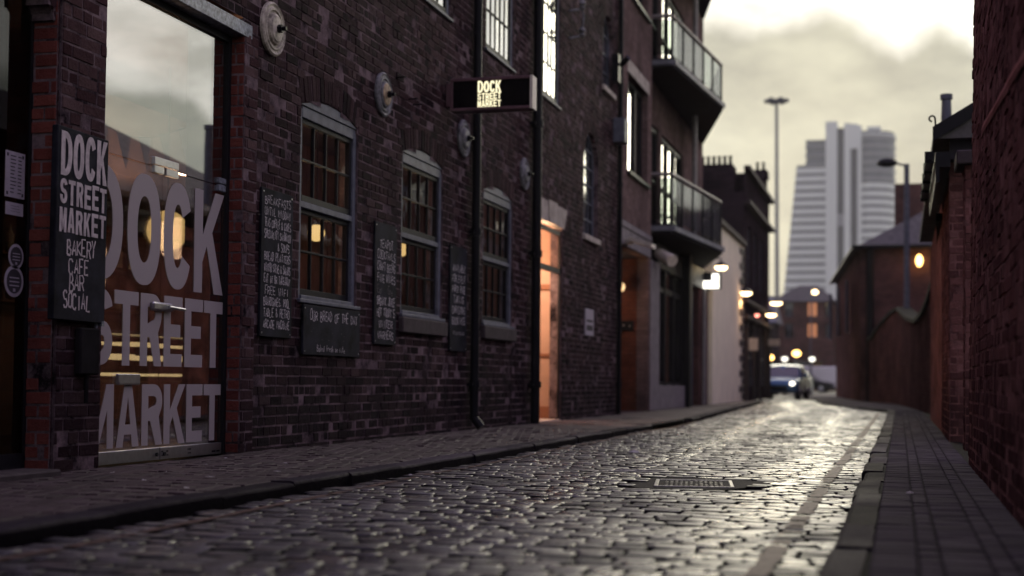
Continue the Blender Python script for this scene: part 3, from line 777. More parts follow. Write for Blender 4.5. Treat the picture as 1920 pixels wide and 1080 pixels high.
def sash_window(u0, u1, v0, v1, rise, cols=4, rows=2, sill=True, mp=W, head=True, litmat=None, upper=False, two=True, w=-.022):
    """outer frame (part) with sashes, panes and sill (sub-parts)"""
    f = MB(); fw = .075; top = v1
    lbox(f, mp, u0+.004, u0+fw, v0, top, w-.09, w, .006); lbox(f, mp, u1-fw, u1-.004, v0, top, w-.09, w, .006)
    lbox(f, mp, u0+fw, u1-fw, top-.10, top, w-.09, w+.002, .006)
    lbox(f, mp, u0+fw, u1-fw, v0, v0+.05, w-.10, w+.012, .006)
    if rise > 0:                                        # curved head board
        h = (u1-u0)/2; rad = (h*h+rise*rise)/(2*rise); cy = v1+rise-rad; c = (u0+u1)/2; a0 = math.asin(min(1, h/rad))
        pts = [(c + (rad-.004)*math.sin(t), cy + (rad-.004)*math.cos(t)) for t in [a0 - 2*a0*k/14 for k in range(15)]]
        pts = [(min(max(x, u0+.004), u1-.004), max(z, top+.008)) for x, z in pts]
        lo = [(x, top+.006) for x, z in pts]
        for k in range(14):
            (xa, za), (xb, zb) = pts[k], pts[k+1]
            if abs(xa-xb) < 1e-5: continue
            f.face([mp(xb, top+.006, w+.012), mp(xa, top+.006, w+.012), mp(xa, za, w+.012), mp(xb, zb, w+.012)])
            f.face([mp(xa, top+.006, w+.012), mp(xb, top+.006, w+.012), mp(xb, top+.006, w-.06), mp(xa, top+.006, w-.06)])
            f.face([mp(xa, za, w+.012), mp(xa, za, w-.06), mp(xb, zb, w-.06), mp(xb, zb, w+.012)])
    if not upper:
        mid = v0+.05 + (top-.10-v0-.05)*.5
        lbox(f, mp, u0+fw, u1-fw, mid-.01, mid+.045, w-.05, w-.004, .005)
    win = f.build('window', M['frame'], wh)
    segs = [(v0+.05, mid-.01, w-.035), (mid+.045, top-.10, w-.018)] if not upper else [(v0+.05, top-.10, w-.004)]
    dp = .016 if upper else .024
    for (a, c, ww) in segs:
        s = MB(); st = .045; br = .019
        lbox(s, mp, u0+fw, u0+fw+st, a, c, ww-.05, ww, .004); lbox(s, mp, u1-fw-st, u1-fw, a, c, ww-.05, ww, .004)
        lbox(s, mp, u0+fw+st, u1-fw-st, a, a+.06, ww-.05, ww, .004); lbox(s, mp, u0+fw+st, u1-fw-st, c-.045, c, ww-.05, ww, .004)
        ua, ub = u0+fw+st, u1-fw-st
        for k in range(1, cols): x = ua + (ub-ua)*k/cols; lbox(s, mp, x-br/2, x+br/2, a+.06, c-.045, ww-dp-.012, ww-.004, .003)
        for k in range(1, rows): z = a+.06 + (c-a-.105)*k/rows; lbox(s, mp, ua, ub, z-br/2, z+br/2, ww-dp-.010, ww-.001, .003)
        s.build('sash', M['sash'], win)
        p = MB(); lbox(p, mp, ua, ub, a+.06, c-.045, ww-dp-.002, ww-dp)
        pm = MB(); x0, y0_, z0_ = mp(ua, a+.06, ww-dp); x1, y1_, z1_ = mp(ub, c-.045, ww-dp)
        # each pane sits a hair differently in its putty, so reflections break up pane by pane
        for i in range(cols):
            for j in range(rows):
                xa, xb = ua + (ub-ua)*i/cols, ua + (ub-ua)*(i+1)/cols
                za, zb = a+.06 + (c-a-.105)*j/rows, a+.06 + (c-a-.105)*(j+1)/rows
                t1, t2 = uni(-.0014, .0014), uni(-.0014, .0014)
                pm.face([mp(xa, za, ww-dp-t1-t2), mp(xb, za, ww-dp+t1-t2), mp(xb, zb, ww-dp+t1+t2), mp(xa, zb, ww-dp-t1+t2)])
        pm.build('pane', M['skyglass'] if upper else M['glass'], win)
    if sill:
        s = MB(); lbox(s, mp, u0-.06, u1+.06, v0-.19, v0-.025, -.10, .055, .012); s.build('sill', M['darkstone'], win)
    s = MB(); lbox(s, mp, u0-.035, u1+.035, v0-.022, v0+.012, w-.02, .03, .005); s.build('sill_board', M['frame'], win)
    return win
for k, (a, b_, c, d, r) in enumerate(win_lo): sash_window(a, b_, c, d, r, sill=(k > 0))
for (a, b_, c, d, r) in win_up: sash_window(a, b_, c, d, r, upper=True, cols=5, rows=4, sill=False)
def arched_window(op, cols, rows, frame_m, pane_m):
    u0, u1, v0, v1, rise = op
    h = (u1-u0)/2; rad = (h*h+rise*rise)/(2*rise); cy = v1+rise-rad; c = (u0+u1)/2
    def top(u): return cy + math.sqrt(max(0, rad*rad-(u-c)**2))
    f = MB(); w = -.08
    lbox(f, W, u0, u0+.06, v0, v1, w-.06, w); lbox(f, W, u1-.06, u1, v0, v1, w-.06, w); lbox(f, W, u0+.06, u1-.06, v0, v0+.06, w-.06, w)
    n = 16
    for k in range(n):
        t0, t1 = [math.asin(max(-1, min(1, (u-c)/rad))) for u in (u0+(u1-u0)*k/n, u0+(u1-u0)*(k+1)/n)]
        P = lambda t, rr, ww: W(c+rr*math.sin(t), cy+rr*math.cos(t), ww)
        f.face([P(t0, rad-.06, w), P(t1, rad-.06, w), P(t1, rad, w), P(t0, rad, w)])
        f.face([P(t1, rad-.06, w), P(t0, rad-.06, w), P(t0, rad-.06, w-.06), P(t1, rad-.06, w-.06)])
    for k in range(1, cols):
        x = u0+(u1-u0)*k/cols; lbox(f, W, x-.013, x+.013, v0+.06, top(x)-.03, w-.05, w-.01)
    for k in range(1, rows):
        z = v0+(v1+rise-v0)*k/rows
        hw = h if z < v1 else math.sqrt(max(0, rad*rad-(z-cy)**2))
        lbox(f, W, c-hw+.03, c+hw-.03, z-.013, z+.013, w-.048, w-.008)
    win = f.build('window', frame_m, wh)
    p = MB()
    pts = [W(u0, v0, w-.03), W(u1, v0, w-.03)] + [W(u0+(u1-u0)*k/12, top(u0+(u1-u0)*k/12), w-.03) for k in range(12, -1, -1)]
    p.face(pts); p.build('pane', pane_m, win)
    s = MB(); lbox(s, W, u0-.06, u1+.06, v0-.10, v0-.002, -.1, .05, .01); s.build('sill', M['stone'], win)
arched_window(arch_a, 3, 6, M['frame'], M['farglass'])
arched_window(arch_b, 2, 4, M['frame'], M['skyglass'])
# shop entrance
gp = -5.13
lin = MB(); lin.box(-5.13, -4.985, 8.17, 10.32, 3.29, 3.40, bev=.004); lin.build('steel_lintel', M['galv'], wh)
fr = MB(); fr.box(gp-.05, gp+.03, 8.18, 10.19, 3.235, 3.288); fr.box(gp-.05, gp+.03, 10.145, 10.19, .0, 3.235); fr.box(gp-.05, gp+.03, 8.18, 8.215, 0, 3.235)
ef = fr.build('entrance_frame', M['black'], wh)
p = MB(); p.box(gp-.006, gp+.006, 8.215, 10.145, 2.095, 3.235); p.build('transom_pane', M['doorglass'], wh)
def leaf(y0, y1):
    d = MB(); d.box(gp-.006, gp+.006, y0+.003, y1-.003, .02, 2.088); return d.build('glass_door', M['doorglass'], wh)
d1, d2 = leaf(8.215, 9.183), leaf(9.183, 10.145)
for d, y0, y1 in ((d1, 8.218, 9.178), (d2, 9.188, 10.142)):
    k = MB(); k.box(gp-.022, gp+.022, y0, y1, .0, .088, bev=.003); k.build('kick_rail', M['steel'], d)
k = MB(); k.box(gp+.006, gp+.03, 8.59, 8.88, .535, .61, bev=.004); k.box(gp+.030, gp+.034, 8.60, 8.87, .548, .558); k.build('letter_plate', M['steel'], d1)
k = MB(); k.box(gp+.006, gp+.045, 9.02, 9.30, 1.065, 1.125, bev=.012); k.tube((gp+.055, 9.22, 1.095), (gp+.055, 9.45, 1.088), .013, n=10); k.build('handle', M['steel'], d1)
k = MB(); k.box(gp+.0, gp+.028, 9.03, 9.38, 2.105, 2.16, bev=.003); k.box(gp, gp+.026, 9.03, 9.17, 2.045, 2.098, bev=.003); k.box(gp, gp+.026, 9.20, 9.38, 2.045, 2.098, bev=.003); k.build('patch_fitting', M['steel'], ef)
k = MB(); k.box(gp, gp+.028, 10.02, 10.14, 2.105, 2.15, bev=.003); k.box(gp, gp+.026, 10.02, 10.14, 2.045, 2.098, bev=.003); k.build('patch_fitting', M['galv'], ef)
k = MB()
for (y, z) in ((9.13, .04), (9.24, .04)): k.tube((gp+.022, y, z), (gp+.034, y, z), .014)
for y in (9.21, 9.225, 9.28, 9.295, 9.60, 9.62, 9.635): k.tube((gp+.022, y, .058), (gp+.024, y, .058), .006); k.tube((gp+.022, y+.004, .03), (gp+.024, y+.004, .03), .005)
k.box(gp+.022, gp+.0235, 9.98, 10.04, .018, .032); k.box(gp+.022, gp+.0235, 10.055, 10.11, .018, .032)
k.build('lock_bolt', M['black'], d2)
MW = Matrix(((0, 0, 1, gp+.0095), (1, 0, 0, 0), (0, 1, 0, 0), (0, 0, 0, 1)))
dock = [('D', 8.20, .445), ('O', 8.705, .455), ('C', 9.205, .415), ('K', 9.665, .475)]
st = [('S', 8.235, .30), ('T', 8.555, .315), ('R', 8.90, .30), ('E', 9.23, .27), ('E', 9.54, .28), ('T', 9.84, .305)]
mk = [('M', 8.20, .37), ('A', 8.605, .30), ('R', 8.94, .29), ('K', 9.25, .315), ('E', 9.585, .25), ('T', 9.855, .28)]
L1 = [(c, y, 1.235, w, .785, .132) for c, y, w in dock] + [(c, y, .668, w, .512, .098) for c, y, w in st] + [(c, y, .108, w, .432, .088) for c, y, w in mk]
for d, sel in ((d1, lambda y: y < 9.18), (d2, lambda y: y >= 9.18)):
    bold_word([q for q in L1 if sel(q[1])], .0008, 'door_lettering', M['vinyl'], d, MW)
# dark neighbouring shop window on the far left
gq = -5.165
p = MB(); p.box(gq-.006, gq+.006, 6.22, 7.60, .12, 3.15); p.build('shop_window', M['darkglass'], wh)
f = MB(); f.box(gq-.05, gq+.012, 7.595, 7.636, 0, 3.15); f.box(gq-.05, gq+.03, 6.2, 7.57, 0, .12); f.build('shop_window_frame', M['black'], wh)
s = MB(); s.box(-5.1, -4.83, 6.2, 7.52, -.03, .035, bev=.012); s.build('doorstep', M['darkstone'], wh)
# second doorway, lit hall
f = MB()
f.box(-5.07, -5.02, 19.75, 19.80, 0, 2.88); f.box(-5.055, -5.025, 21.18, 21.215, 0, 2.88); f.box(-5.07, -5.02, 19.80, 21.18, 2.82, 2.88); f.box(-5.07, -5.02, 19.80, 21.18, 2.23, 2.31)
df = f.build('door_frame', M['black'], wh)
p = MB(); p.box(-5.049, -5.043, 19.80, 21.18, 2.31, 2.82); p.build('fanlight', glassmat('fanlight_glass', (.95,.9,.85), .5), df)
s = MB()
zt = 3.245
poly = [(19.55, 2.935), (21.30, 2.935), (21.50, zt), (19.45, zt)]
s.raw([W(u, v, w) for w in (-.1, .012) for u, v in poly] , [(4,5,6,7),(0,3,2,1),(0,1,5,4),(1,2,6,5),(2,3,7,6),(3,0,4,7)])
s.raw([W(u, v, w) for w in (.012, .03) for u, v in [(20.30, 2.935), (20.70, 2.935), (20.78, zt+.02), (20.22, zt+.02)]], [(4,5,6,7),(0,1,5,4),(1,2,6,5),(2,3,7,6),(3,0,4,7)])
s.build('stone_lintel', M['stone'], wh)
# downpipes
def pipe(y, x, r, z1, mat, nm='drainpipe', shoe=True):
    m = MB(); m.tube((x, y, .12 if shoe else 0), (x, y, z1), r, n=16)
    z = .5
    while z < z1: m.tube((x, y, z), (x, y, z+.09), r*1.28, n=16); m.box(-5.0, x, y-r*1.6, y+r*1.6, z+.025, z+.06); z += 1.83
    if shoe: m.tube((x, y, .14), (x+.09, y, .03), r, n=16)
    return m.build(nm, mat, wh)
pipe(16.38, -4.93, .052, 8.0, M['iron'])
pipe(19.28, -4.915, .066, 8.0, M['iron'], shoe=False)
pipe(25.60, -4.95, .042, 8.0, M['iron'], shoe=False)
c = MB(); c.tube((-4.97, 16.55, 3.3), (-4.97, 16.55, 7.9), .010, n=6); c.build('pipe_highlight', M['cream'], wh)  # pale tube standing in for the highlight down the pipe's edge
# tie-rod pattress plates
def plate(y, z, mats, rr=.222):
    m = MB()
    prof = [(rr, .0), (rr, .022), (rr*.93, .034), (rr*.86, .026), (rr*.80, .026), (rr*.76, .036), (rr*.70, .036), (rr*.66, .024), (rr*.60, .024), (rr*.56, .044), (rr*.50, .05)]
    m.lathe(prof, (-4.995, y, z), 'X', 40)
    o = m.build('pattress_plate', mats[0], wh, smooth=False)
    d = MB(); d.lathe([(rr*.5, .05), (rr*.46, .058), (rr*.15, .062)], (-4.995, y, z), 'X', 32); d.build('plate_boss', mats[1], o)
    n = MB(); n.tube((-4.94, y, z), (-4.895, y, z), .034, n=6); n.tube((-4.895, y, z), (-4.86, y, z), .018, n=8); n.build('tie_bolt', M['iron'], o)
plate(10.69, 3.465, (M['plate1'], M['plate1'])); plate(13.30, 3.44, (M['plate2'], M['plate3'])); plate(16.02, 3.455, (M['plate2'], M['plate2'])); plate(18.86, 3.44, (M['plate2'], M['plate2']))
# hooks in the brickwork, cable bracket, meter box
b = MB()
for y, z in ((13.72, 3.70), (14.25, 3.52), (14.1, 3.55)): b.tube((-5.01, y, z), (-4.90, y+.0, z+.004), .008, n=6)
b.build('iron_hook', M['iron'], wh)
b = MB()
for z in (6.9, 6.38, 5.95): b.tube((-4.99, 21.5, z), (-4.8, 21.6, z+.05), .02); b.lathe([(.03, 0), (.055, .03), (.03, .06), (.06, .10), (.03, .16)], (-4.8, 21.6, z+.03), 'Z', 14)
b.path([(-4.82, 21.6, 6.0), (-4.78, 21.63, 6.3), (-4.84, 21.58, 6.6), (-4.8, 21.6, 7.0)], .016)
b.build('cable_insulator', M['plate2'], wh)
b = MB(); b.box(-5.0, -4.78, 25.12, 25.50, 4.92, 5.36, bev=.01); b.build('meter_box', M['frame'], wh)
b = MB(); b.box(-5.0, -4.88, 24.98, 25.2, 6.0, 6.5); b.tube((-4.86, 25.1, 6.3), (-4.70, 25.0, 6.42), .05); b.build('cable_bracket', M['iron'], wh)
# small black box below the hanging board
bx = MB(); bx.box(-4.97, -4.92, 7.84, 8.06, .60, .895, bev=.01); bx.tube((-4.945, 7.95, .60), (-4.945, 7.95, .42), .014)
tag(bx.build('meter_box', M['soot']), 'black iron box on the brick pier just under the hanging name board', 'meter box')

# shop interior things
def globe(name, label, c, r, zc, group='globe lamps hanging in the shop', e=14, mat='globe'):
    t = thing(name, label, 'pendant lamp', c, group)
    m = MB(); m.sphere(c, r, 1.0, 24, 14); m.build('globe', M[mat], t, smooth=True)
    m = MB(); m.tube((c[0], c[1], c[2]+r), (c[0], c[1], zc), .008, n=6); m.tube((c[0], c[1], c[2]+r*.92), (c[0], c[1], c[2]+r*1.3), .04, n=10); m.build('cord', M['black'], t)
    l = bpy.data.lights.new('globe_light', 'POINT'); l.energy = e; l.color = (1, .63, .38); l.shadow_soft_size = r
    lo = bpy.data.objects.new('globe_light', l); COL.objects.link(lo); lo.location = (c[0]+r+.06, c[1]-r-.06, c[2]-.1); lo.parent = t; lo.matrix_parent_inverse = Matrix.Translation(-Vector(c))
    return t
globe('pendant_lamp', 'large glowing globe lamp behind the letters O and C of the glass door', (-6.6, 11.93, 1.96), .19, 3.5, e=48)
globe('pendant_lamp', 'dim small glowing lamp low behind the letter D of the glass door', (-7.4, 11.95, 1.86), .10, 3.5, e=5)
globe('pendant_lamp', 'glowing lamp seen through the sash window nearest the glass door', (-5.9, 13.80, 2.12), .09, 3.5, e=5)
globe('pendant_lamp', 'glowing lamp at the edge of the middle sash window', (-6.0, 16.72, 2.22), .09, 3.5, e=5)
gl2 = globe('pendant_lamp', 'small cut glass lamp glinting in the upper sash nearest the door', (-5.55, 12.3, 2.52), .07, 3.5, e=2)
ct = thing('display_counter', 'lit glass display counter standing inside behind the glass door', 'counter', (-7.2, 12.5, 0))
m = MB(); m.box(-7.6, -7.1, 11.2, 13.9, 0, .55); m.build('counter_base', M['wood'], ct)
for z, h in ((.60, .02), (.76, .035), (.90, .02)):
    m = MB()
    y = 11.25
    while y < 13.8:
        l = uni(.12, .5); m.box(-7.5, -7.12, y, y+l, z, z+h*uni(.6, 1.6)); y += l + uni(.0, .25)
    m.build('lit_shelf', M['litshelf'], ct)
m = MB(); m.box(-7.6, -7.08, 11.2, 13.9, 1.0, 1.03); m.build('counter_top', M['steel'], ct)
m = MB(); m.box(-7.6, -7.57, 11.25, 11.65, .95, 1.5); m.build('menu_panel', M['amberlamp'] if False else M['litshelf'], ct)
bt = thing('bunting', 'string of triangular cloth bunting flags hung across the shop behind the glass', 'bunting', (-5.6, 9.8, 2.5))
m = MB(); pts = [(-5.55-.02*k, 8.9+.19*k, 2.44 - .10*math.sin(PI*k/8)*1.0 + .02*k) for k in range(11)]; m.path(pts, .004, 5); m.build('string', M['black'], bt)
for k in range(1, 10, 2):
    x, y, z = pts[k]; m = MB(); m.raw([(x, y-.10, z), (x, y+.09, z+.01), (x+.02, y-.0, z-.26), (x-.006, y-.10, z), (x-.006, y+.09, z+.01), (x+.014, y, z-.26)], [(0,2,1),(3,4,5),(0,1,4,3),(1,2,5,4),(2,0,3,5)]); m.build('flag', M['flag1'] if k % 4 == 1 else M['flag2'], bt)
su = thing('shelf_unit', 'wooden shelf unit with bottles against the wall inside the shop', 'shelf', (-8.3, 12.6, 0))
m = MB(); m.box(-8.55, -8.2, 11.3, 11.36, 0, 2.4); m.box(-8.55, -8.2, 14.4, 14.46, 0, 2.4); m.build('side_panel', M['wood'], su)
for z in (1.3, 1.75, 2.2):
    m = MB(); m.box(-8.55, -8.2, 11.36, 14.4, z, z+.03); m.build('shelf', M['wood'], su)
for k in range(26):
    m = MB(); y = 11.5+.22*(k % 13)+uni(-.05, .05); z = 1.33 if k < 13 else 1.78; h = uni(.2, .32)
    m.lathe([(.035, 0), (.037, h*.6), (.013, h*.75), (.013, h)], (-8.3, y, z), 'Z', 10); tag(m.build('bottle', random.choice((M['carglass'], M['wood'], M['flag1']))), 'bottle on the shelf unit inside the shop', 'bottle', 'bottles on the shop shelves')
# simple furniture dimly visible through the sashes
def table_set(name, label, x, y):
    t = thing(name, label, 'table', (x, y, 0), 'cafe tables inside the windows')
    m = MB(); m.lathe([(.36, 0), (.36, .03)], (x, y, .72), 'Z', 24); m.build('table_top', M['wood'], t)
    m = MB(); m.tube((x, y, 0), (x, y, .72), .03); m.lathe([(.2, 0), (.2, .02), (.05, .05)], (x, y, 0), 'Z', 20); m.build('pedestal', M['black'], t)
table_set('cafe_table', 'round wooden cafe table inside the sash window nearest the door', -5.9, 12.9)
table_set('cafe_table', 'round wooden cafe table inside the middle sash window', -5.9, 15.9)

# ------------------------------------------------------------------ boards and signs on the warehouse
bz = -4.975
def board(name, label, y0, y1, z0, z1, lines, x=bz, group='chalkboards hung on the brick wall', tilt=0.0, th=.024, mats=None):
    t = thing(name, label, 'chalkboard', (x, (y0+y1)/2, (z0+z1)/2), group)
    mp = mapX(x)
    m = MB(); m.box(x-th, x, y0, y1, z0, z1, bev=.003); m.build('panel', M['board'], t)
    if rnd() < 2:
        s = MB()
        for yy, zz in ((y0+.03, z1-.03), (y1-.03, z1-.03), (y0+.03, z0+.03), (y1-.03, z0+.03)): s.tube((x, yy, zz), (x+.003, yy, zz), .007, n=8)
        s.build('screw', M['steel'], t)
    a, d = MB(), MB(); nd = False
    for ln in lines:
        s, u, v, w, h = ln[:5]
        if len(ln) > 5 and ln[5] == 'dim': chalk(d, mp, s, u, v, w, h, .10, .002); nd = True
        else: chalk(a, mp, s, u, v, w, h, .115, .002)
    a.build('lettering', M['chalk'], t)
    if nd: d.build('faint_lettering', M['chalkdim'], t)
    if tilt: t.rotation_euler = (tilt, 0, 0)
    return t
def block(lines, y0, y1, z1, step, h, marg=.06):
    out = []; z = z1
    for s in lines:
        dim = s.startswith('~'); s = s.lstrip('~')
        if s.startswith('>'): s = s[1:]; w = (y1-y0)*.42; u = y0 + (y1-y0)*.5
        else:
            w = min((y1-y0)-2*marg*.4, .052*len(s)*(h/.065) ); u = (y0+y1)/2 - w/2
        out.append((s, u, z-h, w, h) + (('dim',) if dim else ())); z -= step
    return out
board('chalkboard', 'tall chalkboard menu starting BREAKFASTS UNTIL MIDDAY beside the glass door', 10.52, 11.13, .93, 2.14,
      block(['BREAKFASTS', 'UNTIL MIDDAY', 'TEAS COFFEE & CAKES', 'SPECIALITY SANDWICH', '>& SOUPS', 'BREAD PLATTERS', 'WINTER STEWS & SALADS', 'EAT IN OR TAKEAWAY', 'FREE WIFI', 'BOARDGAMES, POOL', 'TABLE & RETRO', 'ARCADE MACHINE'], 10.55, 11.11, 2.08, .092, .066), tilt=R(-.2))
board('chalkboard', 'wide low chalkboard reading OUR BREAD OF THE DAY under the first sash window', 11.36, 12.69, .80, 1.235,
      [('OUR BREAD OF THE DAY', 11.50, 1.105, 1.12, .085), ('Baked fresh on site', 11.66, .835, .66, .055), ('- .  . -  -. ', 11.5, .98, .9, .05, 'dim'), ('. - - .  - ', 11.6, .92, .8, .04, 'dim')], x=-4.965)
board('chalkboard', 'narrow chalkboard listing TEAPOT COCKTAILS and CRAFT BEERS between two sash windows', 13.10, 13.72, .94, 2.15,
      block(['TEAPOT', 'COCKTAILS', 'CRAFT BEERS', 'FINE WINES', '~Early Grey', 'ORGANIC JUICE', "HOT TODDY'S", 'WINTER', 'WARMERS'], 13.14, 13.70, 1.985, .114, .082))
board('chalkboard', 'narrow chalkboard offering PARTY HIRE and CHRISTMAS BOOKINGS beside the black drainpipe', 15.53, 16.18, .93, 2.15,
      block(['AVAILABLE', 'FOR EVENT', 'PARTY HIRE', 'TAKING', 'CHRISTMAS', 'BOOKINGS'], 15.58, 16.14, 1.94, .122, .084) + [('TO TALK TO US ASK', 15.64, 1.12, .44, .035)])
# hanging name board on the pier
t = thing('name_board', 'large hanging black board painted DOCK STREET MARKET with BAKERY CAFE BAR SOCIAL', 'sign', (-4.90, 7.92, 1.5))
nx = -4.925; y0, y1 = 7.545, 8.12
m = MB(); m.box(nx-.045, nx, y0, y1, .93, 2.115, bev=.006); m.build('panel', M['board'], t)
m = MB(); m.box(nx-.052, nx+.002, y1-.035, y1-.005, .915, .945); m.tube((nx-.03, y1-.05, .9), (nx-.03, y1-.05, .93), .012); m.box(-4.985, nx-.045, 7.80, 7.84, 1.9, 1.96); m.box(-4.985, nx-.045, 7.80, 7.84, 1.05, 1.11); m.build('bracket', M['galv'], t)
MN = Matrix(((0, 0, 1, nx+.0025), (1, 0, 0, 0), (0, 1, 0, 0), (0, 0, 0, 1)))
it = []
def roww(s, ua, ub, z, h, t_):
    n = len(s); w = (ub-ua)/n
    for k, ch in enumerate(s): it.append((ch, ua+k*w+.006, z + uni(-.004, .004), w-.014, h*uni(.97, 1.03), t_))
roww('DOCK', 7.575, 8.108, 1.815, .275, .042); roww('STREET', 7.575, 8.108, 1.64, .155, .027); roww('MARKET', 7.575, 8.108, 1.47, .150, .026)
bold_word(it, .0006, 'painted_lettering', M['signpaint'], t, MN)
m = MB(); mp = mapX(nx)
for s, u, w, z, h in (('BAKERY', 7.665, .33, 1.335, .10), ('CAFE', 7.69, .23, 1.225, .095), ('BAR', 7.70, .18, 1.115, .095), ('SOCIAL', 7.645, .30, 1.005, .10)): chalk(m, mp, s, u, z, w, h, .125, .002, jit=.03)
m.build('chalk_lettering', M['signpaint'], t); t.rotation_euler = (R(-.6), 0, 0)
# posters on the dark shop window
def poster(name, label, y0, y1, z0, z1, nl):
    gp = gq; y0, y1 = y0*1.008, y1*1.008; z0, z1 = .585+(z0-.585)*1.008, .585+(z1-.585)*1.008
    t = thing(name, label, 'notice', (gp+.008, (y0+y1)/2, (z0+z1)/2), 'notices stuck on the dark shop window')
    m = MB(); m.box(gp+.007, gp+.009, y0, y1, z0, z1); m.build('sheet', M['paper'], t)
    m = MB()
    for k in range(nl):
        z = z1 - (z1-z0)*(k+1.2)/(nl+1.6); h = (z1-z0)*.012
        m.box(gp+.0092, gp+.0098, y0+.05, y0+.05+uni(.03, .06), z-h, z+h); m.box(gp+.0092, gp+.0098, y1-.07, y1-.035, z-h, z+h)
    if nl > 5:
        for yy in (y0+.012, y1-.03):
            for zz in (z0+.012, z1-.032): m.box(gp+.0092, gp+.0098, yy, yy+.018, zz, zz+.02)
    m.build('print', M['ink'], t)
poster('paper_notice', 'tall pale price list sheet on the dark window far left', 7.306, 7.50, 1.655, 1.93, 11)
poster('paper_notice', 'small pale slip just under the price list sheet', 7.315, 7.49, 1.55, 1.625, 3)
def sticker(label, y, z, r):
    gp = gq; y *= 1.008; z = .585+(z-.585)*1.008
    t = thing('round_sticker', label, 'sticker', (gp+.008, y, z), 'round window stickers')
    m = MB(); m.lathe([(r, 0), (r, .002), (r*.80, .002)], (gp+.007, y, z), 'X', 32); m.build('disc', M['paper'], t)
    m = MB(); m.lathe([(r*.78, 0), (r*.78, .0012)], (gp+.0094, y, z), 'X', 32); m.build('inner_disc', M['ink'], t)
    m = MB()
    for k in range(3): m.box(gp+.0108, gp+.0114, y-r*.5, y+r*.5, z+r*(.18-.25*k), z+r*(.26-.25*k))
    m.box(gp+.0108, gp+.0114, y-r*.12, y+r*.12, z-r*.66, z-r*.46); m.build('print', M['paper'], t)
sticker('lower round sticker with pale ring, largest of the two', 7.415, 1.155, .095)
sticker('upper smaller dark round sticker on the far left window', 7.43, 1.305, .075)
# projecting light box
t = thing('light_box_sign', 'projecting plum framed light box with glowing DOCK STREET MARKET letters', 'sign', (-5.0, 15.41, 3.83))
m = MB(); x0, x1, z0, z1, yf, yb = -4.935, -3.97, 3.645, 4.02, 15.32, 15.50
m.box(x0, x1, yf, yb, z1-.035, z1, bev=.004); m.box(x0, x1, yf, yb, z0, z0+.035, bev=.004); m.box(x0, x0+.03, yf, yb, z0+.035, z1-.035); m.build('case', M['plum'], t)
m = MB(); m.box(x1-.03, x1+.004, yf-.003, yb+.003, z0+.0, z1, bev=.003); m.build('end_panel', M['cream'], t)
m = MB(); m.box(x0+.03, x1-.03, yf+.02, yb-.02, z0+.035, z1-.035); m.build('face_panel', M['signface'], t)
m = MB(); m.box(-4.995, x0, yf+.03, yb-.03, z0+.06, z1-.05, bev=.004); m.build('bracket', M['plum'], t)
MS = Matrix(((1, 0, 0, 0), (0, 0, 1, yf+.016), (0, 1, 0, 0), (0, 0, 0, 1)))
it = []; roww('DOCK', -4.615, -4.335, 3.852, .13, .0175); roww('STREET', -4.615, -4.335, 3.768, .075, .011); roww('MARKET', -4.615, -4.335, 3.682, .077, .011)
it2 = [(c, x-.003, y, w+.007, h, tt*1.12) for c, x, y, w, h, tt in it]
bold_word(it2, .002, 'lit_lettering', M['letters'], t, MS)
# small notice by the doorway
t = thing('wall_notice', 'small white notice with dark block on the brick wall by the lit doorway', 'notice', (-4.99, 23.15, 1.58))
m = MB(); m.box(-5.0, -4.98, 22.85, 23.48, 1.36, 1.80); m.build('plate', M['paper'], t)
m = MB(); m.box(-4.979, -4.976, 22.93, 23.4, 1.44, 1.53); m.box(-4.979, -4.976, 22.93, 23.4, 1.58, 1.62); m.build('print', M['ink'], t)

# ------------------------------------------------------------------ left: flats with balconies
fl = thing('apartment_building', 'brick flats with glazed balconies jutting over the street', 'building', (-5, 32, 0))
m = MB(); mp = mapX(-5.0)
flw = [(26.55, 28.78, 4.62, 6.50), (26.55, 28.78, 8.05, 9.95), (26.55, 28.78, 11.5, 13.4)]
panel_wall(m, mp, 25.66, 29.25, 0, 14, [(25.98, 28.98, -.1, 3.15)] + flw, .25)
m.face([(-5, 29.25, 0), (-5.28, 29.25, 0), (-5.28, 29.25, 14), (-5, 29.25, 14)]); m.face([(-5, 25.66, 0), (-5, 25.66, 14), (-9, 25.66, 14), (-9, 25.66, 0)])
dw = []
for zf in (3.95, 7.45, 10.95): dw += [(29.7, 31.9, zf+.02, zf+2.35), (32.3, 35.6, zf+.02, zf+2.35)]
panel_wall(m, mapX(-5.28), 29.25, 39.3, 0, 14, dw + [(30.4, 34.3, .55, 3.1), (35.2, 37.0, .02, 3.0)], .2)
m.build('wall', M['flatbrick'], fl)
m = MB(); m.face([(-5, 25.66, 14), (-5, 39.3, 14), (-12, 39.3, 14), (-12, 25.66, 14)]); m.face([(-5.28, 39.3, 0), (-12, 39.3, 0), (-12, 39.3, 14), (-5.28, 39.3, 14)]); m.build('roof', M['slate'], fl)
m = MB(); m.face([(-5.24, 25.98, -.02), (-5.24, 25.98, 3.2), (-9, 25.98, 3.2), (-9, 25.98, -.02)]); m.face([(-5.24, 28.98, -.02), (-9, 28.98, -.02), (-9, 28.98, 3.2), (-5.24, 28.98, 3.2)]); m.face([(-9, 25.98, 0), (-9, 28.98, 0), (-9, 28.98, 3.2), (-9, 25.98, 3.2)])
m.build('passage_wall', M['passage'], fl)
m = MB(); m.face([(-5.2, 25.98, 3.14), (-5.2, 28.98, 3.14), (-9, 28.98, 3.14), (-9, 25.98, 3.14)]); m.build('passage_ceiling', M['soffit'], fl)
m = MB(); m.box(-5.1, -4.985, 25.70, 29.2, 3.17, 3.50, bev=.005); m.box(-5.1, -4.965, 25.70, 29.2, 3.50, 3.62, bev=.005); m.build('stone_band', M['concrete'], fl)
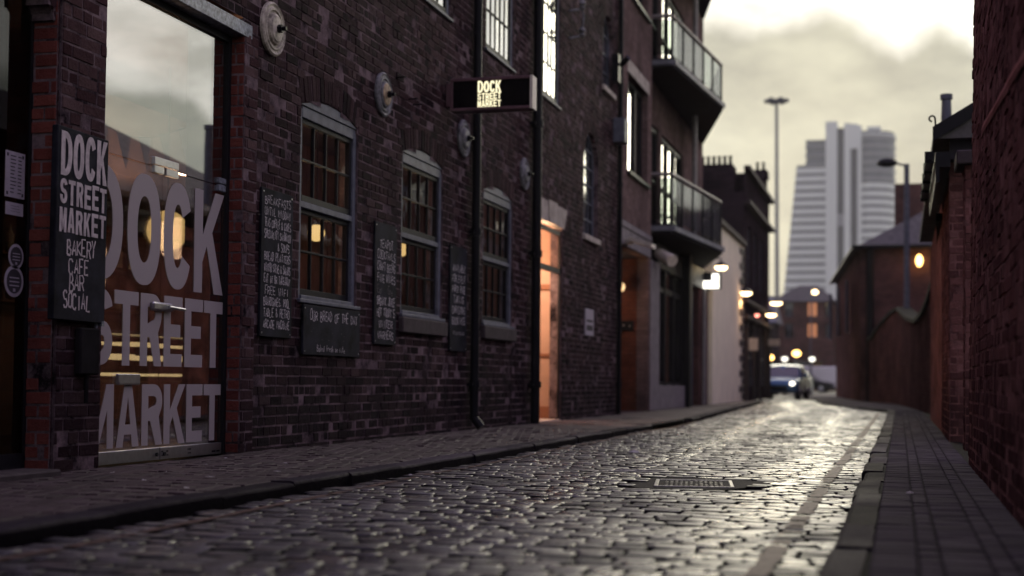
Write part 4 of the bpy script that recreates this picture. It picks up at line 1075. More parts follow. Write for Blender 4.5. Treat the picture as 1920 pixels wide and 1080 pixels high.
for (a, b_, c, d) in flw:
    m = MB(); m.box(-5.1, -4.98, a-.08, b_+.08, d+.004, d+.26, bev=.004); m.build('stone_lintel', M['stone'], fl)
    m = MB(); ym = (a+b_)/2
    for q in ((a, a+.07, c, d), (b_-.07, b_, c, d), (a+.07, b_-.07, c, c+.07), (a+.07, b_-.07, d-.07, d), (ym-.5, ym-.42, c+.07, d-.07), (ym+.3, ym+.38, c+.07, d-.07)): m.box(-5.2, -5.12, q[0], q[1], q[2], q[3])
    m.box(-5.12, -4.93, a-.05, b_+.05, c-.07, c-.004)
    wn = m.build('window', M['black'], fl)
    m = MB(); m.box(-5.18, -5.17, a+.07, b_-.07, c+.07, d-.07); m.build('pane', M['skyglass'], wn)
    m = MB(); m.box(-5.24, -5.23, a, b_, c, d); m.build('blind', M['darkroom'], wn)
for k, (a, b_, c, d) in enumerate(dw):
    m = MB(); n = 2 if b_-a < 2.5 else 3
    for q in range(n+1): y = a+.05+(b_-a-.1)*q/n; m.box(-5.42, -5.32, y-.045, y+.045, c, d)
    m.box(-5.42, -5.33, a+.095, b_-.095, c, c+.09); m.box(-5.42, -5.33, a+.095, b_-.095, d-.09, d); m.box(-5.42, -5.33, a+.095, b_-.095, c+1.1, c+1.15)
    wn = m.build('balcony_door', M['black'], fl)
    m = MB(); m.box(-5.39, -5.38, a+.1, b_-.1, c+.09, d-.09); m.build('pane', M['skyglass'], wn)
    m = MB(); m.box(-5.47, -5.46, a, b_, c, d); m.build('blind', M['darkroom'], wn)
# shop front under the balcony
m = MB(); m.box(-5.32, -5.0, 29.25, 30.42, 0, 3.15, bev=.005); m.build('corner_pillar', M['concrete'], fl)
m = MB(); m.box(-5.32, -5.0, 30.42, 34.25, 0, .52, bev=.005); m.build('plinth', M['concrete'], fl)
m = MB()
for y in (30.46, 31.72, 33.0, 34.2): m.box(-5.2, -5.08, y-.05, y+.05, .52, 3.1)
m.box(-5.2, -5.1, 30.51, 34.15, .52, .60); m.box(-5.2, -5.1, 30.51, 34.15, 2.6, 2.7); m.box(-5.25, -5.06, 30.43, 39.2, 3.1, 3.62)
sf = m.build('shop_front', M['black'], fl)
m = MB(); m.box(-5.15, -5.14, 30.45, 34.2, .55, 3.1); m.build('pane', M['glass'], sf)
m = MB(); m.box(-5.275, -5.265, 30.4, 34.3, .5, 3.1); m.build('reflection_sheet', plain('shop_reflection_brown', (.10,.055,.05), .9), sf)  # brown sheet standing in for the reflection in the shop glass
m = MB(); m.box(-5.3, -4.9, 34.3, 34.75, 0, 3.7); m.build('black_column', M['black'], fl)
m = MB(); m.box(-5.27, -5.20, 35.25, 36.95, .03, 2.95); m.build('door', M['bluedoor'], fl)
m = MB(); m.box(-5.28, -5.1, 37.3, 39.25, 0, 3.1); m.build('brick_bay', M['farred'], fl)
for x, y, za, zb in ((-5.05, 38.0, 0, 3.09), (-4.9, 35.0, 3.93, 7.21), (-4.9, 35.0, 7.43, 10.69)):
    m = MB(); m.tube((x, y, za), (x, y, zb), .065); m.build('steel_post', M['alu'], fl)
def balcony(zs, zr):
    pl = [(-5.26, 29.5), (-4.60, 29.5), (-4.15, 34.5), (-5.26, 39.25)]
    m = MB(); m.prism(pl, zs, zs+.20); sl = m.build('balcony', M['soffit'], fl)
    def strip(p, q, z0, z1, th, mat, nm, off=.0):
        p, q = Vector((*p, 0)), Vector((*q, 0)); d = (q-p).normalized(); n = Vector((d.y, -d.x, 0))*th/2
        m = MB(); m.prism([tuple((p-n)[:2]), tuple((p+n)[:2]), tuple((q+n)[:2]), tuple((q-n)[:2])][::-1], z0, z1); return m.build(nm, mat, sl)
    e = [(-5.2, 29.54), (-4.63, 29.54), (-4.19, 34.46), (-5.2, 39.0)]
    for a, b_, nseg in ((e[0], e[1], 1), (e[1], e[2], 5), (e[2], e[3], 5)):
        A, B = Vector((*a, 0)), Vector((*b_, 0))
        for k in range(nseg):
            p, q = A.lerp(B, (k+.04)/nseg), A.lerp(B, (k+.96)/nseg); strip(p[:2], q[:2], zs+.28, zr-.08, .012, M['balcglass'], 'glass_panel')
        for k in range(nseg+1):
            p = A.lerp(B, k/nseg)
            if k == 0 and nseg > 1: continue
            edge = MB(); edge.tube((p.x, p.y, zs+.2), (p.x, p.y, zr-.03), .028, n=8); edge.build('baluster', M['black'], sl)
    m = MB()
    for a, b_ in zip(e, e[1:]): m.tube((*a, zr), (*b_, zr), .042, n=10)
    m.build('handrail', M['alu'], sl)
    m = MB()
    o = [(-5.2, 29.49), (-4.59, 29.49), (-4.14, 34.5), (-5.22, 39.3)]
    for a, b_ in zip(o[:3], o[1:3]): m.tube((*a, zs+.10), (*b_, zs+.10), .075, n=4)
    m.build('edge_trim', M['lead'], sl)
balcony(3.72, 4.97); balcony(7.22, 8.32); balcony(10.7, 11.8)
m = MB(); m.box(-5.0, -4.86, 26.3, 26.5, 3.2, 3.28); m.raw([(-4.9, 26.2, 3.32), (-4.45, 26.1, 3.18), (-4.45, 26.6, 3.18), (-4.9, 26.6, 3.32), (-4.9, 26.2, 3.24), (-4.45, 26.1, 3.10), (-4.45, 26.6, 3.10), (-4.9, 26.6, 3.24)], [(0,1,2,3),(7,6,5,4),(0,4,5,1),(1,5,6,2),(2,6,7,3),(3,7,4,0)])
tag(m.build('floodlight', M['cream']), 'pale flat floodlight above the passage arch of the flats', 'floodlight')
m = MB(); m.box(-5.0, -4.92, 30.0, 30.1, 3.3, 3.4); m.tube((-4.95, 29.95, 3.34), (-4.6, 29.6, 3.14), .11, .13, 14)
tag(m.build('security_camera', M['cream']), 'pale security camera on the pillar under the lower balcony', 'camera')
t = thing('name_plaque', 'black plaque with pale lettering inside the passage of the flats', 'sign', (-5.25, 28.9, 1.7))
m = MB(); m.box(-5.95, -5.3, 28.93, 28.97, 1.66, 1.86); m.build('plate', M['black'], t)
m = MB(); chalk(m, mapY(28.93), 'MILL HOUSE' if False else '. - . - -', -5.9, 1.69, .55, .13, .16, .002); m.build('lettering', M['chalk'], t)
t = thing('passage_lamp', 'small dim amber lamp hanging in the brick passage of the flats', 'lamp', (-5.5, 28.6, 2.6))
m = MB(); m.sphere((-5.45, 28.4, 2.52), .07, 1.3); m.build('bulb', emit('dim_bulb', (1, .62, .3), 1.4), t)
m = MB(); m.tube((-5.45, 28.4, 2.6), (-5.45, 28.4, 3.14), .012); m.build('cord', M['black'], t)

l = bpy.data.lights.new('passage_light', 'POINT'); l.energy = 14; l.color = (1, .62, .4); l.shadow_soft_size = .08
lo = bpy.data.objects.new('passage_light', l); COL.objects.link(lo); lo.location = (-5.6, 27.9, 2.4)
# ------------------------------------------------------------------ left: rendered house, dark tenement
rh = thing('rendered_house', 'cream rendered house front with stone quoins up its far corner', 'building', (-5, 43.5, 0))
m = MB(); m.box(-11, -5.0, 39.4, 47.6, 0, 5.15); m.build('wall', M['render'], rh)
m = MB(); k = 0; z = .05
while z < 4.95:
    l = .85 if k % 2 else .42; m.box(-5.0, -4.975, 47.6-l*1.6, 47.55, z, z+.22, bev=.01); z += .25; k += 1
m.build('quoin', M['darkstone'], rh)
m = MB(); m.raw([(-11, 39.4, 5.15), (-4.9, 39.4, 5.15), (-4.9, 47.6, 5.15), (-11, 47.6, 5.15), (-11, 39.4, 5.3), (-4.9, 39.4, 5.3), (-4.9, 47.6, 5.3), (-11, 47.6, 5.3)], [(3,2,1,0),(4,5,6,7),(0,1,5,4),(1,2,6,5),(2,3,7,6),(3,0,4,7)]); m.build('coping', M['darkstone'], rh)
def chimney(parent, x0, x1, y0, y1, z0, z1, pots, nm='chimney'):
    m = MB(); m.box(x0, x1, y0, y1, z0, z1); m.box(x0-.06, x1+.06, y0-.06, y1+.06, z1-.28, z1-.12); m.box(x0-.05, x1+.05, y0-.05, y1+.05, z1-.12+.004, z1+.03)
    c = m.build(nm, M['fardark'], parent)
    for k in range(pots):
        m = MB(); x = x0 + (x1-x0)*(k+.5)/pots; m.lathe([(.065, 0), (.05, .30), (.07, .31), (.065, .36), (.04, .36)], (x, (y0+y1)/2, z1+.03), 'Z', 12); m.build('chimney_pot', M['black'], c)
tn = thing('dark_tenement', 'tall soot black stepped brick building with chimney stacks and shop fronts below', 'building', (-5, 52, 0))
m = MB(); m.box(-9, -5.35, 47.95, 49.6, 0, 7.72); m.build('gable', M['fardark'], tn)
m = MB(); wr = [(-5.0, 0)]; rects = [(49.0, 50.2, 4.0, 6.0), (51.2, 52.3, 4.0, 6.0), (53.4, 54.6, 4.0, 6.0), (49.2, 51.6, .5, 2.5), (52.0, 53.0, .02, 2.4), (53.5, 56.2, .5, 2.5)]
panel_wall(m, mapX(-5.02), 47.7, 57.2, 0, 7.9, rects, .15); m.face([(-5.02, 57.2, 0), (-12, 57.2, 0), (-12, 57.2, 7.9), (-5.02, 57.2, 7.9)]); m.face([(-5.02, 49.6, 7.9), (-5.02, 57.2, 7.9), (-12, 57.2, 7.9), (-12, 49.6, 7.9)])
m.face([(-12, 49.6, 6), (-5.02, 49.6, 6), (-5.02, 49.6, 7.9), (-12, 49.6, 7.9)]); m.face([(-12, 47.7, 0), (-5.02, 47.7, 0), (-5.02, 47.7, 7.0), (-12, 47.7, 7.0)])
m.build('wall', M['fardark'], tn)
for a, b_, c, d in rects:
    m = MB(); m.box(-5.16, -5.1, a, a+.08, c, d); m.box(-5.16, -5.1, b_-.08, b_, c, d); m.box(-5.16, -5.1, a+.08, b_-.08, (c+d)/2-.03, (c+d)/2+.03); w_ = m.build('window', M['frame'], tn)
    m = MB(); m.box(-5.168, -5.163, a, b_, c, d); m.build('pane', M['farglass'], w_)
m = MB()
for z, pr in ((2.75, .16), (3.3, .12), (6.6, .22), (7.75, .2)): m.box(-5.03, -5.02+pr, 47.75, 57.3, z, z+.14)
for y in (48.4, 50.8, 52.8, 55.2, 57.0): m.box(-5.03, -4.93, y-.14, y+.14, 0, 2.74)
m.build('cornice', M['darkstone'], tn)
chimney(tn, -7.0, -5.5, 48.2, 49.2, 7.2, 7.98, 8); chimney(tn, -5.55, -5.08, 56.2, 57.0, 7.6, 8.95, 2)
t = thing('illuminated_sign', 'glowing white L shaped sign under the balcony end', 'sign', (-5.27, 38, 3.3))
m = MB(); m.box(-5.28, -4.66, 37.9, 38.05, 3.12, 3.31, bev=.01); m.box(-4.83, -4.66, 37.9, 38.05, 3.315, 3.5, bev=.01); m.build('light_panel', M['whitelit'], t)
m = MB(); m.box(-5.28, -4.60, 38.07, 38.12, 3.1, 3.55); m.build('back_plate', M['black'], t)

def wall_lamp(label, x, y, z, xw, r=.16, mat='warmlamp', e=0, grp='lamps on brackets along the left side'):
    t = thing('wall_lamp', label, 'lamp', (x, y, z), grp)
    m = MB(); m.lathe([(.03, .14), (.06, .12), (r*1.15, .03), (r*1.15, .0)], (x, y, z), 'Z', 18); m.build('shade', M['black'], t)
    m = MB(); m.lathe([(r, .01), (r*.9, -.05), (r*.5, -.09)], (x, y, z-.012), 'Z', 18); m.build('lens', M[mat], t)
    m = MB(); m.path([(x, y, z+.13), (x, y, z+.22), (xw, y, z+.26)], .016); m.build('bracket', M['black'], t)
    if e:
        l = bpy.data.lights.new('lamp_light', 'POINT'); l.energy = e; l.color = (1, .56, .28); l.shadow_soft_size = .1
        lo = bpy.data.objects.new('lamp_light', l); COL.objects.link(lo); lo.location = (x+.04, y, z-.16); lo.parent = t; lo.matrix_parent_inverse = Matrix.Translation(-Vector((x, y, z)))
wall_lamp('lit lamp on a bracket just above the glowing white sign', -4.67, 38.6, 3.75, -5.28, .17)
wall_lamp('lit lamp throwing orange light on the corner of the cream house', -4.83, 46.6, 3.55, -4.99, .19, e=34)
wall_lamp('highest lit lamp on the far dark tenement, wider than its neighbour', -4.72, 57.0, 3.80, -5.02, .24, e=10)
wall_lamp('lit lamp low on the far dark tenement beside the small red light', -4.70, 54.5, 3.22, -5.02, .20, e=8)
wall_lamp('small red light on the dark tenement between two white lamps', -4.95, 51.6, 3.08, -5.02, .085, 'redlamp')
t = thing('wall_sign', 'small square pale sign projecting from the dark tenement', 'sign', (-4.9, 48.6, 1.9))
m = MB(); m.box(-5.02, -4.62, 48.5, 48.56, 1.7, 2.12, bev=.01); m.build('panel', M['cream'], t)
m = MB(); m.box(-5.02, -4.6, 48.51, 48.55, 2.13, 2.16); m.build('bracket', M['black'], t)

t = thing('shop_sign', 'small pale oblong sign projecting at the far end of the dark tenement', 'sign', (-4.9, 56.6, 2.2))
m = MB(); m.box(-5.0, -4.55, 56.6, 56.66, 2.08, 2.34, bev=.02); m.build('panel', M['cream'], t)
m = MB(); m.box(-5.02, -4.55, 56.61, 56.65, 2.345, 2.38); m.build('bracket', M['black'], t)
wall_lamp('small amber lamp low on the dark tenement below the pale square sign', -4.88, 50.2, 1.95, -5.02, .10, 'amberlamp')

# ------------------------------------------------------------------ far end of the street
eb = thing('end_building', 'brick building closing the far end of the street with hipped roof', 'building', (-7.8, 125, 0))
m = MB(); rects = []
for z in (4.6, 6.4): rects += [(-9.6, -8.9, z, z+1.2), (-7.65, -6.9, z, z+1.2), (-6.2, -5.7, z, z+1.2)]
rects += [(-9.4, -6.4, .3, 2.6)]
panel_wall(m, mapY(125), -10.6, -5.5, 0, 7.7, rects, .2); m.box(-10.59, -5.51, 125.3, 131, 0, 7.6); m.build('wall', M['farred'], eb)
m = MB(); m.raw([(-10.9, 124.7, 7.7), (-5.2, 124.7, 7.7), (-5.2, 131.3, 7.7), (-10.9, 131.3, 7.7), (-8.6, 128, 9.3), (-7.0, 128, 9.3)], [(0,1,5,4),(1,2,5),(2,3,4,5),(3,0,4)]); m.build('roof', M['slate'], eb)
for k, (a, b_, c, d) in enumerate(rects):
    m = MB(); m.box(a, b_, 125.12, 125.2, c, c+.06); m.box((a+b_)/2-.04, (a+b_)/2+.04, 125.12, 125.2, c+.06, d); wn = m.build('window', M['frame'], eb)
    m = MB(); m.box(a, b_, 125.205, 125.215, c, d); m.build('pane', M['litwin'] if k in (1, 4) else M['farglass'], wn)
e2 = thing('office_block', 'grey office block with rows of windows beside the end building', 'building', (-3, 130, 0))
m = MB(); rects = [(-5.0+1.5*i, -3.8+1.5*i, 1.0+2.3*j, 2.6+2.3*j) for i in range(4) for j in range(3)]
panel_wall(m, mapY(130), -5.3, 1.2, 0, 7.9, rects, .2); m.face([(-5.3, 130, 7.9), (1.2, 130, 7.9), (1.2, 140, 7.9), (-5.3, 140, 7.9)]); m.face([(-5.3, 140, 0), (-5.3, 130, 0), (-5.3, 130, 7.9), (-5.3, 140, 7.9)]); m.build('wall', M['concrete'], e2)
for a, b_, c, d in rects:
    m = MB(); m.box(a, b_, 130.15, 130.2, c, d); m.build('window', M['towerglass'], e2)
e3 = thing('low_terrace', 'low dark terrace with pale sloping roof behind the far lamps', 'building', (-13, 115, 0))
m = MB(); m.box(-20, -9.6, 113, 119, 0, 5.4); m.build('wall', M['fardark'], e3)
m = MB(); m.raw([(-20.3, 112.7, 5.4), (-9.3, 112.7, 5.4), (-9.3, 119.3, 5.4), (-20.3, 119.3, 5.4), (-20, 116, 7.6), (-9.6, 116, 7.6)], [(0,1,5,4),(1,2,5),(2,3,4,5),(3,0,4)]); m.build('roof', M['lead'], e3)
# tower on the skyline
tw = thing('office_tower', 'pale high rise tower with banded floors and a rounded wing on the skyline', 'tower', (-20, 600, 0))
m = MB(); m.box(-29.7, -25.0, 600, 612, 0, 109.5); m.box(-22.2, -19.6, 600, 612, 0, 108.6); m.box(-16.8, -15.2, 600, 612, 0, 107.5); m.box(-19.6, -16.8, 600, 612, 98, 108.2); m.box(-25, -22.2, 603, 612, 0, 107); m.box(-13.0, -7.5, 602, 612, 104, 107.2); m.build('core', M['towerwhite'], tw)
m = MB(); m.box(-25.0, -22.2, 600.8, 603, 0, 106.8); m.box(-19.6, -16.8, 600.8, 612, 0, 98); m.build('core_glazing', M['towerslot'], tw)
m = MB()
for z, h in ((66, 5), (36, 4)):
    m = MB(); m.box(-25.0, -22.2, 600.2, 600.8, z, z+h); m.build('link_panel', M['towergrey'], tw)
m, gm = MB(), MB(); z = 0; k = 0
def xl(z): return -48.5 + (z-20)*.098 if z < 90 else -37.9
while z < 101.8:
    up = z > 90; h1, h2 = (1.5, 1.9) if up else (2.1, 1.3)
    a, b_ = xl(z), -29.7
    (gm if up else m).box(a, b_, 601, 612, z, z+h1)
    (m if up and False else gm).box(a+.35, b_, 601.35, 611.6, z+h1+.002, z+h1+h2-.002)
    z += h1+h2; k += 1
m.build('left_floor_band', M['towerwhite'], tw); gm.build('left_floor_glazing', M['towerglass'], tw)
m = MB(); z = 90
while z < 102: m.box(-38.0, -29.7, 600.9, 612, z+1.4, z+2.0); z += 4
m.box(-38.0, -29.7, 600.9, 612, 101.6, 102.2); m.build('left_crown_band', M['towergrey'], tw)
m, gm, cm = MB(), MB(), MB(); z = 0
def dprof(r): return [(-15.2, 612)] + [(-15.2+ (r)*math.sin(a)*1.0, 612 - 13*math.cos(a)) for a in [PI/2*k/14 for k in range(15)]]
def half(mb, z0, z1, ins):
    pl = [(-15.2, 601+ins)] + [(-12.5 + (11.0-ins)*math.sin(a), 612 - (11.5-ins)*math.cos(a)) for a in [PI/2*k/12 for k in range(13)]] + [(-15.2, 612)]
    mb.prism(pl, z0, z1)
while z < 103:
    up = z > 84; h = 3.4
    half(cm if up else m, z, z+(1.2 if up else 2.1), 0); half(gm, z+(1.202 if up else 2.102), z+h-.002, .35); z += h
rm = MB(); half(rm, 103.5, 104.3, 0); rm.build('round_wing_parapet', M['towerwhite'], tw)
m.build('round_wing_band', M['towerwhite'], tw); gm.build('round_wing_glazing', M['towerglass'], tw); cm.build('round_wing_crown', M['towergrey'], tw)
# high mast
hm = thing('high_mast_light', 'tall thin grey lighting mast with a ring of lamps at its top', 'lamp post', (-11.05, 135, 0))
m = MB(); m.tube((-11.05, 135, -.1), (-11.2, 135, 27.2), .24, .15, 14); m.build('mast', M['mast'], hm)
m = MB(); m.tube((-11.2, 135, 27.0), (-11.2, 135, 27.4), .28, .28, 12)
for k in range(6): a = PI*k/3; m.path([(-11.2, 135, 27.2), (-11.2+.9*math.cos(a), 135+.9*math.sin(a), 27.25)], .07); m.box(-11.2+.9*math.cos(a)-.24, -11.2+.9*math.cos(a)+.24, 135+.9*math.sin(a)-.2, 135+.9*math.sin(a)+.2, 27.05, 27.4, bev=.05)
m.build('lamp_head', M['frame'], hm)
# street lamps and small lights at the junction
def street_lamp(label, x, y, h, arm, mat, r=.16, grp='lit street lamps at the far junction'):
    t = thing('street_lamp', label, 'street lamp', (x, y, 0), grp)
    m = MB(); k_ = 1.6 if mat is None else 1.0; m.tube((x, y, -.08), (x, y, 1.3), .10*k_, .095*k_, 12); m.tube((x, y, 1.3), (x, y, h), .058*k_, .05*k_, 12); m.build('post', M['frame'], t)
    m = MB(); m.tube((x, y, h-.05), (x+arm, y, h+.06), .035, .03, 10); m.build('arm', M['frame'], t)
    hx = x + arm*1.35
    m = MB(); bm = bmesh.new(); bmesh.ops.create_uvsphere(bm, u_segments=16, v_segments=10, radius=1)
    for v in bm.verts:
        v.co.x *= abs(arm)*.62+.05; v.co.y *= .16; v.co.z *= (.10 if v.co.z > 0 else .07)*k_
        v.co += Vector((hx, y, h+.04))
    m.bm(bm); m.build('lamp_head', M['black'], t, smooth=True)
    if mat:
        m = MB(); m.sphere((hx, y, h-.02), r, .75, 14, 8); m.build('lens', M[mat], t)
street_lamp('dark unlit street lamp on a slim post against the boundary wall', .20, 44, 7.2, -.42, None, grp=None)
street_lamp('lamp with warm yellow globe standing right of the parked blue car', -6.4, 92, 2.55, .05, 'amberlamp', .26)
street_lamp('amber lamp low down by the corner of the dark tenement', -8.4, 96, 2.35, .05, 'amberlamp', .24)
street_lamp('dimmer amber lamp just above the parked blue car', -8.0, 90, 1.62, .05, 'amberlamp', .20)
street_lamp('pale white lamp high in front of the end building roof', -7.0, 118, 8.1, .25, 'warmlamp', .24)
street_lamp('pale blue-white lamp right of the yellow globe lamp', -5.6, 95, 2.25, .05, 'whitelit', .19)
street_lamp('pale blue-white lamp left of the yellow globe lamp', -7.6, 98, 2.3, .05, 'whitelit', .20)
# cars
def car(name, label, x, y, rot, mat, L=4.1, Wd=1.74, H=1.46, van=False, lights=False, grp=None):
    t = thing(name, label, 'van' if van else 'car', (x, y, Z0), grp); t.rotation_euler = (0, 0, rot)
    hw = Wd/2
    if van: side = [(-L/2, .35), (-L/2, .95), (-L/2+.55, 1.15), (-L/2+1.0, H-.1), (-L/2+1.3, H), (L/2-.05, H), (L/2, .35)]
    else: side = [(-L/2, .30), (-L/2+.02, .62), (-L/2+.25, .80), (-L/2+1.15, .93), (-L/2+1.85, H-.06), (-L/2+2.4, H), (L/2-1.1, H-.03), (L/2-.35, .98), (L/2-.02, .90), (L/2, .35)]
    bm = bmesh.new(); rows = []
    for s_, inset in ((-1, 0), (-1, 1), (1, 1), (1, 0)): pass
    prof = side
    ring = []
    for sx in (-1, -.86, 0, .86, 1):
        r_ = []
        for (yy, zz) in prof:
            tum = 1 - .20*max(0, (zz-.85)/(H-.85))
            xx = sx*hw*tum; z2 = zz + (0.03 if abs(sx) < .5 else (0 if abs(sx) < .9 else -.05*(zz > .5))); y2 = yy*(1 - (.03 if abs(sx) > .9 else 0)) - (.06 if (sx == 0 and yy < 0 and zz < .9) else 0)
            r_.append(bm.verts.new((xx, y2, z2)))
        ring.append(r_)
    for a, b_ in zip(ring, ring[1:]):
        for k in range(len(prof)): bm.faces.new((a[k], a[(k+1) % len(prof)], b_[(k+1) % len(prof)], b_[k]))
    bm.faces.new(ring[0]); bm.faces.new(ring[-1][::-1])
    bmesh.ops.recalc_face_normals(bm, faces=bm.faces)
    m = MB(); m.bm(bm); bd = m.build('body', mat, None); bd.parent = t
    sd = bd.modifiers.new('bev', 'BEVEL'); sd.width = .05; sd.segments = 2
    def add(nm, mb, mt, par=t):
        o = mb.build(nm, mt); o.parent = par; return o
    if not van:
        fy, fz = -L/2+1.15, .95; ty_, tz = -L/2+1.85, H-.05
        m = MB(); e = .012
        m.raw([(-hw*.86, fy-.02, fz+e), (hw*.86, fy-.02, fz+e), (hw*.74, ty_-.02, tz), (-hw*.74, ty_-.02, tz), (-hw*.86, fy+.03, fz-.03), (hw*.86, fy+.03, fz-.03), (hw*.74, ty_+.04, tz-.04), (-hw*.74, ty_+.04, tz-.04)], [(0,1,2,3),(7,6,5,4),(0,4,5,1),(1,5,6,2),(2,6,7,3),(3,7,4,0)]); add('windscreen', m, M['carglass'])
        for sx in (-1, 1):
            m = MB(); X1, X2 = sx*hw*.985, sx*hw*.83
            m.raw([(X1, fy+.25, .94), (X1, L/2-.75, .98), (X2+sx*.012, L/2-1.25, H-.13), (X2+sx*.012, ty_+.1, H-.13), (X1-sx*.05, fy+.25, .94), (X1-sx*.05, L/2-.75, .98), (X2-sx*.05, L/2-1.25, H-.13), (X2-sx*.05, ty_+.1, H-.13)], [(0,1,2,3),(7,6,5,4),(0,4,5,1),(1,5,6,2),(2,6,7,3),(3,7,4,0)]); add('side_window', m, M['carglass'])
            m = MB(); m.box(sx*(hw+.02), sx*(hw+.20), fy+.25, fy+.37, .95, 1.09, bev=.03); add('mirror', m, mat)
    else:
        m = MB(); m.box(-hw*.8, hw*.8, -L/2+.74, -L/2+.80, 1.1, H-.3); add('windscreen', m, M['carglass'])
    for sx in (-1, 1):
        for yy in (-L/2+.75, L/2-.75):
            m = MB(); m.lathe([(.12, -.1), (.31, -.1), (.31, .1), (.12, .1)], (sx*(hw-.11), yy, .31), 'X', 20); w_ = add('wheel', m, M['rubber'])
            m = MB(); m.lathe([(.20, -.012), (.20, .012), (.05, .03)] if sx > 0 else [(.05, -.03), (.20, -.012), (.20, .012)], (sx*hw, yy, .31), 'X', 16); add('hub_cap', m, M['silvercar'], w_)
        m = MB(); m.sphere((sx*hw*.72, -L/2+.06, .66), .11, .75, 12, 8); add('headlight', m, M['headlamp'] if lights == 2 or (lights == 1 and sx > 0) else M['glasslamp'])
    m = MB(); m.box(-hw*.5, hw*.5, -L/2-.075, -L/2+.05, .40, .56); m.box(-hw*.96, hw*.96, -L/2-.03, -L/2+.1, .26, .33, bev=.02); add('grille', m, M['black'])
    return t
car('parked_car', 'blue car facing the camera parked at the far left kerb, one headlight glinting', -4.75, 61.5, R(-4), M['bluecar'], lights=1, grp='cars parked at the far end')
car('parked_car', 'dark grey car further off behind the blue car', -6.1, 86, R(-6), M['greycar'], grp='cars parked at the far end')
car('parked_car', 'black car in front of the end building', -7.3, 119, R(80), M['blackcar'], H=1.5, grp='cars parked at the far end')
car('delivery_van', 'white van at the far right by the corner house', -5.9, 121, R(88), M['whitevan'], L=4.6, Wd=1.9, H=2.1, van=True)

# ------------------------------------------------------------------ right side
rw = thing('brick_wall', 'tall rough red brick wall close to the camera on the right with smeared mortar', 'wall', (.6, 4, 0))
brick_wall('brickwork', mapXn(.495, .013), -11.2, 4, -.03, 4.24, [], (M['wallbrick'], M['wallmortar']), rw, rev=.1, jit=.004, gap=.016, proud=.007, wavy=.014)
brick_wall('wall_end', lambda u, v, w: (u + .013*v, 11.19 + w*.0 + .0, v) if False else (u + .013*v, 11.2 - w, v), .50, .9, -.03, 4.24, [], (M['wallbrick'], M['wallmortar']), rw)
m = MB(); m.raw([(.50, -4, -.03), (1.2, -4, -.03), (1.2, 11.15, -.03), (.50, 11.15, -.03), (.57, -4, 4.25), (1.2, -4, 4.25), (1.2, 11.15, 4.25), (.57, 11.15, 4.25)], [(3,2,1,0),(4,5,6,7),(0,1,5,4),(1,2,6,5),(2,3,7,6),(3,0,4,7)]); m.build('wall_core', M['wallmortar'], rw)
m = MB()
def smear(y0, z0, y1, z1, w, seed):
    n = 26; o = []
    for k in range(n+1):
        f = k/n; y = y0+(y1-y0)*f; z = z0+(z1-z0)*f + .012*noise.noise(Vector((f*6, seed, 0)))
        ww = w*(.75+.6*abs(noise.noise(Vector((f*9, seed, 4)))))
        x = .495 + .013*z - .0085
        o.append(((x, y, z-ww), (x-.006, y, z), (x, y, z+ww)))
    for a, b_ in zip(o, o[1:]):
        m.face([a[0], a[1], b_[1], b_[0]]); m.face([a[1], a[2], b_[2], b_[1]])
smear(5.2, 1.90, 9.6, 2.24, .034, 1); 
m.build('mortar_smear', M['smear'], rw)
m = MB(); m.path([(.545, 8.6, 4.2), (.542, 9.0, 3.9), (.535, 9.35, 3.55), (.53, 9.6, 3.2)], .006, 5)
tag(m.build('cable', M['plum']), 'thin loose cable hanging down the tall red brick wall', 'cable')
gp_ = thing('gate_pier', 'narrow brick gate pier with a stone cap beyond the tall red wall', 'gate pier', (.75, 13.8, 0))
brick_wall('pier_front', mapY(13.6), .575, 1.0, -.02, 2.60, [], (M['wallbrick'], M['wallmortar']), gp_); brick_wall('pier_side', mapXn(.575), -14.05, -13.6, -.02, 2.60, [], (M['wallbrick'], M['wallmortar']), gp_)
m = MB(); m.box(.585, 1.0, 13.61, 14.04, -.02, 2.6); m.build('pier_core', M['wallmortar'], gp_)
m = MB(); m.box(.50, 1.06, 13.52, 14.12, 2.605, 2.735, bev=.012); m.build('cap', M['darkstone'], gp_)
ob = thing('outbuilding', 'small brick outbuilding with a dark overhanging eave and gutter', 'building', (.9, 17, 0))
brick_wall('front_wall', mapY(15.7), .505, 1.6, -.02, 2.95, [], (M['wallbrick'], M['wallmortar']), ob); brick_wall('side_wall', mapXn(.505), -18.3, -15.7, -.02, 2.95, [], (M['wallbrick'], M['wallmortar']), ob)
m = MB(); m.box(.52, 6.6, 15.72, 26.2, -.02, 2.95); m.build('wall_core', M['wallmortar'], ob)
sl_ = .60
def rz_(x): return 3.24 + (x-.34)*sl_
m = MB()
xr, zr_ = 3.6, rz_(3.6); xe = 6.9; ze = rz_(.34); yb_ = 26.5
m.raw([(.34, 15.35, ze), (xr, 15.35, zr_), (xe, 15.35, ze), (xe, yb_, ze), (.34, yb_, ze), (xr, 22.3, zr_), (.34, 15.35, ze-.09), (xe, 15.35, ze-.09), (xe, yb_, ze-.09), (.34, yb_, ze-.09)],
      [(0,4,5,1),(1,5,3,2),(4,3,5),(0,1,2,7,6),(6,7,8,9),(0,6,9,4),(4,9,8,3),(3,8,7,2)]); m.build('roof', M['slate'], ob)
m = MB(); m.raw([(x, y, z) for y in (15.32, 15.36) for x, z in [(.33, 3.12), (.33, 3.27), (3.6, rz_(3.6)+.03), (3.6, rz_(3.6)-.16)]], [(0,3,2,1),(4,5,6,7),(0,1,5,4),(1,2,6,5),(2,3,7,6),(3,0,4,7)]); m.build('bargeboard', M['black'], ob)
